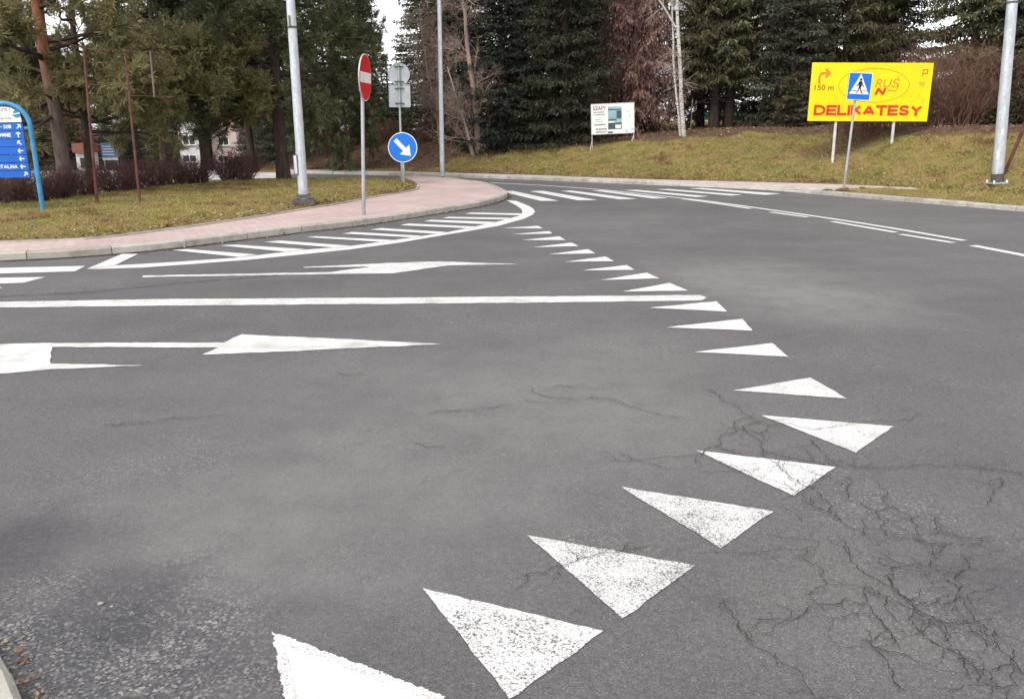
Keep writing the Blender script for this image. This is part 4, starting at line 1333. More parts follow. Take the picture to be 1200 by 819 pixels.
# two signs seen from behind
b = ISL(469.6, 211.5); b[1] += 0.3; b[2] -= 0.03
t, L = pole_thing('reversed_signs', 'grey backs of a round and a square sign above the blue sign', b, (466.9, 76), 0.03)
zc1 = PD(467, 87, b[1])[2] - b[2]
zc2 = PD(468, 112.6, b[1])[2] - b[2]
for nm, zc, shp in (('round_plate', zc1, circ(0.30, 40)), ('square_plate', zc2, rrect(-0.30, 0.30, -0.305, 0.305, 0.03))):
    Mx = Matrix.Translation((0, 0.06, zc))
    o = put(flat(nm, 'sign_back', t, [shp], 0.0, 0.012), Mx)
    rim = MB()
    n = len(shp)
    for i in range(n):
        (x0, z0), (x1, z1) = shp[i], shp[(i + 1) % n]
        k = 0.94
        rim.add([(x0, -0.014, z0), (x1, -0.014, z1), (x1 * k, -0.014, z1 * k), (x0 * k, -0.014, z0 * k), (x0, 0.0, z0), (x1, 0.0, z1), (x1 * k, 0.0, z1 * k), (x0 * k, 0.0, z0 * k)],
                [(0, 1, 2, 3), (4, 5, 1, 0), (3, 2, 6, 7)])
    put(rim.build('rim', 'galv', o), Mx)
    mb = MB()
    for dz in (-0.2, 0.2):
        mb.box((0, -0.03, dz), (0.26, 0.028, 0.028)); mb.box((0, -0.062, dz), (0.09, 0.09, 0.034))
    mb.build_each('clamp', 'hatch', o, 2, M_=Mx)
    put(flat('sign_face', 'white', o, [[(x * 0.98, z * 0.98) for x, z in shp]], 0.013, 0.016), Mx)

# pedestrian crossing sign
b = P(989, 220.5, 0.105)
t, L = pole_thing('crosswalk_sign', 'blue square crosswalk sign leaning on a thin grey pole before the billboard', b, (1005.5, 90), 0.03)
zc = PD(1008.5, 101.5, b[1])[2] - b[2]
Mx = plate_empty(t, zc, math.radians(13), 0.05) @ Matrix.Translation((0.04, 0, 0))
S = 0.315
put(flat('sign_plate', 'sign_back', t, [rrect(-S, S, -S, S, 0.03)], 0, 0.018), Mx)
put(flat('sign_face', 'white', t, [rrect(-S + .002, S - .002, -S + .002, S - .002, 0.03)], -0.003, 0.001), Mx)
put(flat('blue_field', 'blue', t, [rrect(-S + .018, S - .018, -S + .018, S - .018, 0.025)], -0.006, -0.0025), Mx)
put(flat('white_triangle', 'white', t, [[(-0.265, -0.175), (0.265, -0.175), (0.0, 0.285)]], -0.009, -0.0055), Mx)
man = MB()
for pl in (circ(0.032, 14, 0.012, 0.155), [(-0.035, 0.115), (0.045, 0.118), (0.052, 0.02), (0.03, -0.03), (-0.025, -0.03), (-0.03, 0.03)],
           [(-0.03, 0.105), (-0.005, 0.10), (-0.05, 0.02), (-0.085, 0.0), (-0.095, 0.015), (-0.062, 0.035)], [(0.03, 0.112), (0.05, 0.105), (0.09, 0.03), (0.115, -0.01), (0.10, -0.018), (0.07, 0.02)],
           [(-0.025, -0.028), (0.012, -0.028), (-0.02, -0.09), (-0.055, -0.145), (-0.095, -0.15), (-0.09, -0.133), (-0.06, -0.125), (-0.035, -0.08)],
           [(0.0, -0.028), (0.03, -0.028), (0.055, -0.08), (0.075, -0.135), (0.11, -0.135), (0.11, -0.152), (0.055, -0.152), (0.03, -0.085)]):
    man.plate(pl, -0.012, -0.0085)
put(man.build('walking_figure', 'black', t), Mx)
st = MB()
for x in (-0.2, -0.11, 0.13, 0.2):
    st.plate([(x - 0.03, -0.105), (x + 0.03, -0.105), (x + 0.022, -0.09), (x - 0.022, -0.09)], -0.0105, -0.0085)
st.plate([(-0.2, -0.098), (0.2, -0.098), (0.2, -0.092), (-0.2, -0.092)], -0.0112, -0.0108)
put(st.build('zebra_line', 'black', t), Mx)
mb = MB()
for dz in (-0.18, 0.18):
    mb.box((0, 0.03, dz), (0.26, 0.03, 0.03)); mb.box((-0.03, 0.058, dz), (0.09, 0.08, 0.03))
mb.build_each('clamp', 'sign_back', t, 2, M_=Mx)

# ------------------------------------------------------------------ yellow billboard
YB = 24.7
bl, tl, br = PD(946, 142.5, YB), PD(952, 74, YB), PD(1086, 142.2, YB)
W_ = float(np.linalg.norm(br - bl)); Hh = float(np.linalg.norm(tl - bl))
lean = math.atan2(tl[0] - bl[0], tl[2] - bl[2])
orig = bl + (br - bl) * 0.5
gz = float(H(orig[0], YB))
t = thing('billboard', 'yellow billboard with red lettering and a dark oval on two white legs', 'billboard', (orig[0], YB, orig[2]), 0.0, None, lean)
zt = Hh
flat('panel', 'yellow', t, [rrect(-W_ / 2, W_ / 2, 0, Hh, 0.01)], -0.012, 0.012)
def U(u, v):
    return ((u - 0.5) * W_, (1 - v) * Hh)
def bx(u0, u1, v0, v1):
    return ((u0 - .5) * W_, (u1 - .5) * W_, (1 - v1) * Hh, (1 - v0) * Hh)
block_word(t, 'DELIKATESY', 'board_red', bx(0.045, 0.95, 0.72, 0.905), -0.0135, 0.27)
text_mesh('lettering', '150 m', 'board_brown', t, bx(0.035, 0.195, 0.375, 0.47), -0.0145, 0.02)
o = MB(); o.ring(1.0, 0.985, -0.0155, -0.0125, 0.29 * W_, 0.285 * Hh, 64, U(0.525, 0.385)[0], U(0.525, 0.385)[1])
# thin elliptical line
o = MB()
cx_, cz_ = U(0.525, 0.385)
n = 72
ea, eb, lw = 0.29 * W_, 0.285 * Hh, 0.012
vs = []
for k in range(n):
    a = 2 * PI * k / n
    vs += [(cx_ + math.cos(a) * (ea + lw), -0.0145, cz_ + math.sin(a) * (eb + lw)), (cx_ + math.cos(a) * ea, -0.0145, cz_ + math.sin(a) * eb)]
o.add(vs, [(2 * k, 2 * k + 1, (2 * k + 3) % (2 * n), (2 * k + 2) % (2 * n)) for k in range(n)])
o.build('oval_line', 'board_line', t)
ar = MB()
xs0, xs1, zs0, zs1 = bx(0.06, 0.165, 0.10, 0.36)
w_ = xs1 - xs0; h_ = zs1 - zs0
def A(x, z): return (xs0 + x * w_, zs0 + z * h_)
ar.plate([A(0, 0), A(0.17, 0), A(0.17, 0.42), A(0.22, 0.54), A(0.32, 0.60), A(0.62, 0.62), A(0.48, 0.40), A(0.66, 0.40), A(1, 0.70), A(0.62, 1.0), A(0.44, 1.0), A(0.60, 0.78), A(0.3, 0.77), A(0.1, 0.70), A(0.0, 0.52)], -0.0145, -0.0125)
ar.build('turn_arrow', 'board_orange', t)
text_mesh('lettering', 'RU\u015a', 'board_orange', t, bx(0.535, 0.735, 0.225, 0.42), -0.0145, 0.005, italic=0.25)
text_mesh('lettering', 'N', 'board_red', t, bx(0.535, 0.635, 0.425, 0.545), -0.0145, 0.06, italic=0.25)
text_mesh('lettering', '2', 'board_red', t, bx(0.305, 0.365, 0.265, 0.385), -0.0145, 0.03, italic=0.2)
text_mesh('lettering', 'J', 'board_red', t, bx(0.31, 0.36, 0.42, 0.53), -0.0145, 0.05, italic=0.2)
sg = MB(); x0, x1, z0, z1 = bx(0.645, 0.72, 0.36, 0.50)
sg.tube([(x0, -0.014, z0 + 0.07), (x0 + 0.05, -0.014, z0 + 0.04), (x0 + 0.12, -0.014, z0 + 0.06), (x1 - 0.06, -0.014, z0 + 0.02), (x1, -0.014, z0 + 0.1), (x1 + 0.03, -0.014, z1)], 0.008, 5)
sg.build('flourish', 'board_brown', t)
pk = MB()
x0, x1, z0, z1 = bx(0.915, 0.96, 0.11, 0.205)
th = 0.022
pk.plate([(x0, z0 + .03), (x1, z0 + .03), (x1, z0 + .03 + th), (x0, z0 + .03 + th)], -0.0145, -0.0125)
pk.plate([(x0, z1 - th), (x1, z1 - th), (x1, z1), (x0, z1)], -0.0145, -0.0125)
pk.plate([(x0, z0 - .03), (x0 + th, z0 - .03), (x0 + th, z0 + .03), (x0, z0 + .03)], -0.0145, -0.0125)
pk.plate([(x0, z0 + .03 + th), (x0 + th, z0 + .03 + th), (x0 + th, z1 - th), (x0, z1 - th)], -0.0145, -0.0125)
pk.plate([(x1 - th, z0 + .03 + th), (x1, z0 + .03 + th), (x1, z1 - th), (x1 - th, z1 - th)], -0.0145, -0.0125)
pk.build('parking_mark', 'board_brown', t)
ck = MB()
x0, x1, z0, z1 = bx(0.895, 0.955, 0.32, 0.43)
ck.plate([(x0, z1), (x1, z1), (x1 - .05, z0 + .06), (x0 + .03, z0 + .06)], -0.0145, -0.0125)
ck.plate(circ(0.02, 10, x0 + .05, z0 + .02), -0.0145, -0.0125); ck.plate(circ(0.02, 10, x1 - .07, z0 + .02), -0.0145, -0.0125)
ck.build('cart_mark', 'board_faint', t); ck = MB()
x0, x1, z0, z1 = bx(0.90, 0.955, 0.53, 0.56)
for k in range(1):
    ck.plate([(x0 + k * .05, z0), (x0 + k * .05 + .035, z0), (x0 + k * .05 + .035, z1 - .02 * (k % 2)), (x0 + k * .05, z1 - .02 * (k % 2))], -0.0145, -0.0125)
x0, x1, z0, z1 = bx(0.885, 0.965, 0.605, 0.612)
ck.plate([(x0, z0), (x1, z0), (x1, z1), (x0, z1)], -0.0145, -0.0125)
ck.build('lettering', 'board_faint', t)
for (tp, bt) in (((979.5, 142.5), (975, 196)), ((1047.5, 142.5), (1043, 189))):
    q1 = PD(*tp, YB + 0.06)
    q0 = PD(*bt, YB + 0.06)
    Mi = t.matrix_world.inverted()
    a, c = Mi @ Vector(q1), Mi @ Vector(q0)
    d = (c - a).normalized()
    gzz = float(H(q0[0], YB + .06))
    ln = (q1[2] - gzz + 0.15) / max(0.2, -(t.matrix_world.to_3x3() @ d).z)
    MB().tube([tuple(a - d * (Hh - 0.1)), tuple(a + d * ln)], 0.042, 10).build('leg', 'leg_white', t, True)
mb = MB()
for v in (0.2, 0.8):
    mb.box((0, 0.03, (1 - v) * Hh), (W_ - 0.1, 0.035, 0.05))
mb.build_each('rail', 'leg_white', t)

# ------------------------------------------------------------------ small white board
YS = 30.8
tl, tr_, bl, br = PD(692.3, 123.5, YS), PD(742.3, 121.2, YS), PD(694, 158.3, YS), PD(742.5, 155, YS)
W2 = float(np.linalg.norm(tr_ - tl)); H2 = float(np.linalg.norm(tl - bl))
orig = (bl + br) / 2
t = thing('advertising_board', 'small white advertising board with a kitchen picture on a metal stand', 'billboard', tuple(orig), 0, None, 0.0)
t.rotation_euler = (0, -math.atan2(tr_[2] - tl[2], tr_[0] - tl[0]), 0)
bpy.context.view_layer.update()
flat('panel', 'white', t, [rrect(-W2 / 2, W2 / 2, 0, H2, 0.01)], -0.01, 0.01)
def bx2(u0, u1, v0, v1):
    return ((u0 - .5) * W2, (u1 - .5) * W2, (1 - v1) * H2, (1 - v0) * H2)
text_mesh('lettering', 'SZAFY', 'maroon', t, bx2(0.04, 0.35, 0.07, 0.20), -0.0125, 0.02)
mk = MB()
for (v0, v1, u0, u1, n) in ((0.245, 0.285, .05, .31, 9), (0.325, 0.365, .05, .33, 7), (0.49, 0.52, .1, .24, 1), (0.565, 0.59, .1, .28, 1), (0.655, 0.71, .07, .33, 10), (0.80, 0.86, .1, .36, 9), (0.90, 0.955, .1, .36, 10)):
    n = max(3, n)
    top, bot = [], []
    for k in range(n):
        x0, x1, z0, z1 = bx2(u0 + (u1 - u0) * k / n, u0 + (u1 - u0) * (k + random.uniform(0.55, 0.8)) / n, v0, v1)
        x2 = bx2(u0 + (u1 - u0) * (k + 1) / n, 1, v0, v1)[0]
        zt = z1 - (z1 - z0) * random.uniform(0, 0.25)
        top += [(x0, zt), (x1, zt)]
        bot += [(x0, z0), (x1, z0)]
        if k < n - 1:
            top += [(x1 + 0.001, z0 + 0.004), (x2 - 0.001, z0 + 0.004)]
    mk.plate(bot[:1] + bot[-1:] + top[::-1], -0.0125, -0.0105)
    mk.build('lettering', 'ink_grey', t); mk = MB()
pass
def rect(nm, mat, u0, u1, v0, v1, y, par=t, f=None):
    x0, x1, z0, z1 = (f or bx2)(u0, u1, v0, v1)
    return flat(nm, mat, par, [[(x0, z0), (x1, z0), (x1, z1), (x0, z1)]], y, y + 0.002)
pic = rect('kitchen_picture', 'photo_teal', 0.39, 0.71, 0.10, 0.86, -0.0125)
def sub(nm, mat, u0, u1, v0, v1, y): return rect(nm, mat, u0, u1, v0, v1, y, pic)
sub('dark_cupboard', 'photo_dark', 0.59, 0.71, 0.24, 0.5, -0.0148)
sub('dark_shelf', 'photo_dark', 0.39, 0.70, 0.18, 0.22, -0.0148)
sub('dark_counter', 'photo_dark', 0.39, 0.59, 0.52, 0.56, -0.0148)
sub('dark_base', 'photo_dark', 0.39, 0.71, 0.64, 0.855, -0.0148)
sub('white_top', 'white', 0.40, 0.54, 0.59, 0.64, -0.0165)
sub('white_island', 'white', 0.56, 0.69, 0.71, 0.83, -0.0165)
rect('picture_strip', 'sign_back', 0.93, 0.99, 0.86, 0.90, -0.0125)
rect('black_mark', 'black', 0.38, 0.50, 0.935, 0.985, -0.0125)
rect('grey_mark', 'ink_grey', 0.79, 0.85, 0.925, 0.955, -0.0125)
dt = MB()
for (u, v) in ((0.86, 0.27), (0.89, 0.41), (0.90, 0.44), (0.84, 0.5), (0.86, 0.65), (0.91, 0.79), (0.87, 0.3)):
    x0, x1, z0, z1 = bx2(u - .008, u + .008, v - .014, v + .014)
    dt.plate([(x0, z0), (x1, z0), (x1, z1), (x0, z1)], -0.0125, -0.0105)
dt.build_each('blot', 'ink_grey', t)
fr = MB()
for (a0, a1, b0, b1) in ((-W2 / 2 - .02, -W2 / 2, -.02, H2 + .02), (W2 / 2, W2 / 2 + .02, -.02, H2 + .02)):
    fr.plate([(a0, b0), (a1, b0), (a1, b1), (a0, b1)], -0.014, 0.014)
fr.plate([(-W2 / 2, -.02), (W2 / 2, -.02), (W2 / 2, 0), (-W2 / 2, 0)], -0.014, 0.014)
fr.plate([(-W2 / 2, H2), (W2 / 2, H2), (W2 / 2, H2 + .02), (-W2 / 2, H2 + .02)], -0.014, 0.014)
fr.build('frame', 'sign_back', t)
Mi = t.matrix_world.inverted()
for s, bpx in ((-1, (692.5, 169.5)), (1, (743, 167))):
    wx = t.matrix_world @ Vector((s * W2 / 2, 0, 0))
    g0 = float(H(wx.x, YS))
    zl = g0 - wx.z
    MB().tube([(s * (W2 / 2 - .01), 0.02, 0.1), (s * (W2 / 2 - .01), 0.02, zl - 0.05)], 0.016, 8).build('leg', 'leg_white', t, True)
    MB().tube([(s * (W2 / 2 - .01), 0.02, zl * 0.35), (s * (W2 / 2 - .01) - 0.09, -0.12, zl - 0.03)], 0.012, 6).build('brace', 'leg_white', t, True)

# ------------------------------------------------------------------ blue arched direction sign
b = ISL(50.5, 247.5); b[2] -= 0.02
ztop = PD(0, 121.5, b[1])[2] - b[2]
Wd = 1.75
t = thing('direction_sign', 'blue arched pipe frame holding a hospital direction sign of blue planks', 'sign', (b[0], b[1], b[2]), 0, None, 0)
lx0, lx1 = -Wd, 0.0
R_ = 0.42
pp = [(lx1, 0, -0.1), (lx1, 0, ztop - R_)]
pp += [(lx1 - R_ + R_ * math.cos(a), 0, ztop - R_ + R_ * 0.72 * math.sin(a) + R_ * 0.28 * math.sin(a)) for a in np.linspace(0.1, PI / 2, 9)]
pp += [(lx0 + R_ + R_ * math.cos(a), 0, ztop - R_ + R_ * math.sin(a)) for a in np.linspace(PI / 2, PI - 0.1, 9)]
pp += [(lx0, 0, ztop - R_), (lx0, 0, -0.1)]
MB().tube(pp, 0.043, 14).build('pipe_frame', 'pipe_blue', t, True)
def Lc(px, py):
    q = PD(px, py, b[1] - 0.02)
    return q[0] - b[0], q[2] - b[2]
xr, zb = Lc(39, 208)
# planks: right ends and rows measured from the photograph
rows = [144.0, 153.3, 163.2, 172.3, 181.6, 190.8, 200.0, 208.6]
labels = ['- SOR', 'G\u0141\u00d3WNE', None, None, None, 'SZPITALNA', None]
dirs = [45, 90, 135, 180, 180, 180, 45]
right = -0.13
left = -Wd + 0.17
for i in range(7):
    z1 = Lc(20, rows[i] + 0.4)[1]; z0 = Lc(20, rows[i + 1] - 0.4)[1]
    pk = flat('plank', 'plank_blue', t, [rrect(left, right, z0, z1, 0.008)], -0.03, -0.005)
    zc = (z0 + z1) / 2; hh = z1 - z0
    if labels[i]:
        wd = {0: 0.20, 1: 0.34, 5: 0.52}[i]
        x1 = right - (0.20 if i < 5 else 0.225)
        x1 = {0: right - 0.205, 1: right - 0.235, 5: right - 0.20}[i]
        block_word(pk, labels[i], 'white', (x1 - wd, x1, zc - hh * 0.25, zc + hh * 0.25), -0.0325, 0.21)
    ax = {0: -0.075, 6: -0.075}.get(i, -0.10)
    flat('arrow', 'white', pk, [arrow_open(right + ax, zc, hh * 0.70, math.radians(dirs[i]), 0.2)], -0.0328, -0.0302)
# white arched head panel
z0 = Lc(20, 143.4)[1]
z1 = Lc(0, 125.6)[1]
hp = [(left, z0), (right - 0.01, z0)]
hr = z1 - z0
hp += [(right - 0.01 - 0.26 + 0.26 * math.cos(a), z0 + hr * 0.12 + hr * 0.88 * math.sin(a)) for a in np.linspace(0, PI / 2, 9)]
hp += [(left + 0.26 + 0.26 * math.cos(a), z0 + hr * 0.12 + hr * 0.88 * math.sin(a)) for a in np.linspace(PI / 2, PI, 9)]
hd = flat('head_panel', 'white', t, [hp], -0.03, -0.005)
ex, ez = Lc(19.5, 133.8)
text_mesh('lettering', 'DZKI', 'ink_grey', hd, (ex - 0.36, ex - 0.11, ez + 0.05, ez + 0.105), -0.0325, 0.0)
text_mesh('lettering', 'L', 'ink_grey', hd, (ex - 0.30, ex - 0.27, ez - 0.02, ez + 0.03), -0.0325, 0.0)
text_mesh('lettering', 'epilla', 'ink_grey', hd, (ex - 0.33, ex - 0.10, ez - 0.105, ez - 0.05), -0.0325, 0.0, italic=0.2)
em = flat('emblem', 'globe_blue', hd, [circ(0.068, 24, ex, ez)], -0.0325, -0.0302)
flat('emblem_band', 'white', em, [[(ex - .06, ez + .02), (ex - .02, ez + 0.005), (ex + .02, ez + .018), (ex + .06, ez + .03), (ex + .066, ez + .012), (ex + .02, ez - .0), (ex - .02, ez - .012), (ex - .066, ez + .004)]], -0.0345, -0.0328)
mb = MB()
for zz in (Lc(20, 150)[1], Lc(20, 202)[1]):
    mb.box(((left + right) / 2, 0.005, zz), (Wd - 0.06, 0.02, 0.04))
mb.build_each('cross_bar', 'pipe_blue', t)

# ------------------------------------------------------------------ rusty drying frame
b1, b2 = ISL(114, 241), ISL(164, 239)
Yf = b1[1]
t = thing('rusty_frame', 'rusty red frame of two thin posts and rails before the pines', 'frame', tuple(b1))
Mi = Vector(tuple(b1))
def loc(px, py, Y=Yf): return tuple(Vector(PD(px, py, Y)) - Mi)
for bb, tp in ((b1, (98, 58)), (b2, (146.5, 62))):
    p0 = tuple(Vector(bb) - Mi); p1 = loc(*tp, bb[1])
    MB().tube([(p0[0], p0[1], p0[2] - 0.1), tuple((np.array(p0) * 0.5 + np.array(p1) * 0.5)), p1], [0.031, 0.027, 0.018], 8).build('post', 'rust', t, True)
MB().tube([loc(58, 45), loc(98, 57), loc(146.5, 60), loc(186, 62)], 0.006, 6).build('rail', 'rust', t, True)
MB().tube([loc(102, 99), loc(150, 101), loc(150.1, 112), loc(206, 114)], 0.006, 6).build('rail', 'rust', t, True)
MB().tube([loc(176, 60), loc(181, 114)], 0.02, 6).build('hanging_rod', 'rust_grey', t, True)

# ------------------------------------------------------------------ far buildings and fences
def building(name, label, px0, px1, Y, ztop, zbase, depth, mat, wins, roof=None, cat='house', roofh=1.6, flatroof=False):
    a, c = PD(px0, 150, Y), PD(px1, 150, Y)
    w = c[0] - a[0]
    t = thing(name, label, cat, (a[0] + w / 2, Y, zbase))
    h = ztop - zbase
    MB().box((0, depth / 2, h / 2), (w, depth, h)).build('wall', mat, t)
    if roof:
        mb = MB()
        o = 0.4
        mb.add([(-w / 2 - o, -o, h), (w / 2 + o, -o, h), (w / 2 + o, depth + o, h), (-w / 2 - o, depth + o, h), (-w / 2 - o, depth / 2, h + roofh), (w / 2 + o, depth / 2, h + roofh)],
               [(0, 1, 5, 4), (2, 3, 4, 5), (1, 2, 5), (3, 0, 4), (3, 2, 1, 0)])
        r = mb.build('roof', roof, t)
        MB().box((w * 0.2, depth * 0.4, h + roofh * 0.9), (0.5, 0.5, 1.0)).build('chimney', 'brick', r)
    for (wx0, wy0, wx1, wy1) in wins:
        p0, p1 = PD(wx0, wy1, Y), PD(wx1, wy0, Y)
        x0, z0, x1, z1 = p0[0] - t.location.x, p0[2] - zbase, p1[0] - t.location.x, p1[2] - zbase
        f = MB()
        k = 0.08
        f.box(((x0 + x1) / 2, -0.02, z1 - k / 2), (x1 - x0, 0.09, k)); f.box(((x0 + x1) / 2, -0.02, z0 + k / 2), (x1 - x0, 0.09, k))
        f.box((x0 + k / 2, -0.02, (z0 + z1) / 2), (k, 0.09, z1 - z0 - 2 * k)); f.box((x1 - k / 2, -0.02, (z0 + z1) / 2), (k, 0.09, z1 - z0 - 2 * k))
        f.box(((x0 + x1) / 2, -0.02, (z0 + z1) / 2), (k, 0.09, z1 - z0 - 2 * k))
        fo = f.build('window', 'white', t)
        MB().box(((x0 + x1) / 2, -0.001, (z0 + z1) / 2), (x1 - x0 - k, 0.02, z1 - z0 - k)).build('pane', 'glass', fo)
        MB().box(((x0 + x1) / 2, -0.08, z0 - 0.04), (x1 - x0 + 0.2, 0.16, 0.06)).build('sill', 'sign_back', fo)
    return t
Yh = 92
zb_ = float(H(PD(240, 150, Yh)[0], Yh))
wins = [(214.5, 158, 228.5, 170.5), (214.5, 181.5, 230.5, 190.5), (254, 160, 266, 171)]
building('white_house', 'white rendered house behind the bare hedge and the small pine', 208, 238, Yh, 2.6, zb_, 9, 'wall_white', wins[:2], 'roof')
building('pink_house', 'pinkish house glimpsed right of the white house behind the hedge', 239, 276, Yh + 1.5, 2.1, zb_, 8, 'wall_pink', [(256, 160, 268, 171), (256, 182, 268, 190)], 'roof')
Yb2 = 78
zb2 = float(H(PD(0, 150, Yb2)[0], Yb2))
building('brick_building', 'red brick building seen between branches above the direction sign', -150, 32, Yb2, PD(0, 82, Yb2)[2], zb2, 12, 'brick',
         [(-6, 86, 6, 95), (29 - 8, 90, 30, 99), (-60, 86, -46, 97), (-110, 86, -96, 97), (-6, 118, 8, 134), (-60, 118, -44, 134), (20, 118, 30, 134)], 'roof', 'building', 2.2)
# distant blue information panel
Yp = 40
a = PD(128.5, 178, Yp)
g0 = float(H(a[0], Yp))
t = thing('information_panel', 'pale blue information panel on posts far behind the hedge', 'panel', (a[0], Yp, g0))
zz = a[2] - g0
wpn, hpn = 0.74, 0.78
flat('panel', 'panel_blue', t, [rrect(-wpn / 2, wpn / 2, zz - hpn / 2, zz + hpn / 2, .01)], -.02, .02)
flat('white_strip', 'white', t, [[(-wpn / 2 + .03, zz - hpn / 2 + .02), (wpn / 2 - .03, zz - hpn / 2 + .02), (wpn / 2 - .03, zz - hpn / 2 + .12), (-wpn / 2 + .03, zz - hpn / 2 + .12)]], -.0225, -.0205)
ln = MB()
for k in range(4):
    z_ = zz + 0.22 - k * 0.12
    ln.plate([(-wpn / 2 + .06, z_), (wpn / 2 - .1 - .05 * (k % 2), z_), (wpn / 2 - .1 - .05 * (k % 2), z_ + .035), (-wpn / 2 + .06, z_ + .035)], -.0225, -.0205)
ln.build('pale_lines', 'white', t)
for s in (-1, 1):
    MB().tube([(s * wpn * .4, .03, -.1), (s * wpn * .4, .03, zz + hpn / 2)], 0.03, 8).build('post', 'galv', t, True)
# small red and white kiosk front
Yk = 46
a = PD(93.5, 184, Yk); g0 = float(H(a[0], Yk))
t = thing('kiosk', 'small red and white kiosk glimpsed between two pine trunks', 'kiosk', (a[0], Yk, g0))
hk = PD(93, 168, Yk)[2] - g0
MB().box((0, 0.8, hk * 0.36), (0.7, 1.0, hk * 0.72)).build('cabin', 'wall_white', t)
MB().box((0, 0.75, hk * 0.86), (0.8, 1.3, hk * 0.27)).build('fascia', 'brick', t)
MB().box((0.05, 0.296, hk * 0.42), (0.4, 0.02, hk * 0.3)).build('window', 'glass', t)

# green fence beyond the trees on the right
Yg = 58
a, c = PD(808, 140, Yg), PD(925, 140, Yg)
g0 = float(H(a[0], Yg))
t = thing('green_fence', 'low green panel fence beyond the spruce trunks', 'fence', (a[0], Yg, g0))
n = 5
dx = (c[0] - a[0]) / n
zf1 = PD(850, 131, Yg)[2] - g0
zf0 = PD(850, 141, Yg)[2] - g0
for i in range(n):
    MB().box((dx * (i + .5), 0, (zf1 + max(0.03, zf0)) / 2), (dx - 0.08, 0.03, zf1 - max(0.03, zf0))).build('panel', 'fence_green', t)
for i in range(n + 1):
    MB().box((dx * i, 0, zf1 / 2), (0.07, 0.07, zf1 + .1)).build('post', 'fence_green', t)
a = PD(902, 134, 52); g0 = float(H(a[0], 52))
t = thing('white_post', 'white post standing far back left of the billboard', 'post', (a[0], 52, g0))
hp_ = PD(902, 117, 52)[2] - g0
MB().tube([(0, 0, -.05), (0, 0, hp_)], 0.065, 8).build('post', 'white', t, True)
MB().tube([(0, 0, hp_), (0, 0, hp_ + .08)], [.075, .02], 8).build('cap', 'leg_white', t, True)
a = at(809.5, 32.3)
t = thing('grey_stake', 'thin dark stake just right of the birch', 'post', tuple(a))
MB().tube([(0, 0, -.05), (0.02, 0, PD(810, 117, 32.3)[2] - a[2])], 0.022, 6).build('stake', 'rust_grey', t, True)
MB().tube([(0.02, 0, PD(810, 117, 32.3)[2] - a[2]), (0.02, 0, PD(810, 117, 32.3)[2] - a[2] + .03)], .03, 6).build('cap', 'rust_grey', t, True)

# ------------------------------------------------------------------ trees
def bent_line(p0, p1, k, wob):
    p0, p1 = np.array(p0, float), np.array(p1, float)
    ts = np.linspace(0, 1, k)
    pts = p0[None] + (p1 - p0)[None] * ts[:, None]
    off = np.cumsum(rng.normal(0, wob, (k, 3)), axis=0) * (ts * (1 - ts) * 4)[:, None]
    off[:, 2] *= 0.2
    return pts + off

def trunk_tube(mb, pts, r0, r1, sides=10, flare=1.35):
    n = len(pts)
    rad = [r0 + (r1 - r0) * (i / (n - 1)) ** 0.85 for i in range(n)]
    rad[0] *= flare
    return mb.tube(pts, rad, sides)

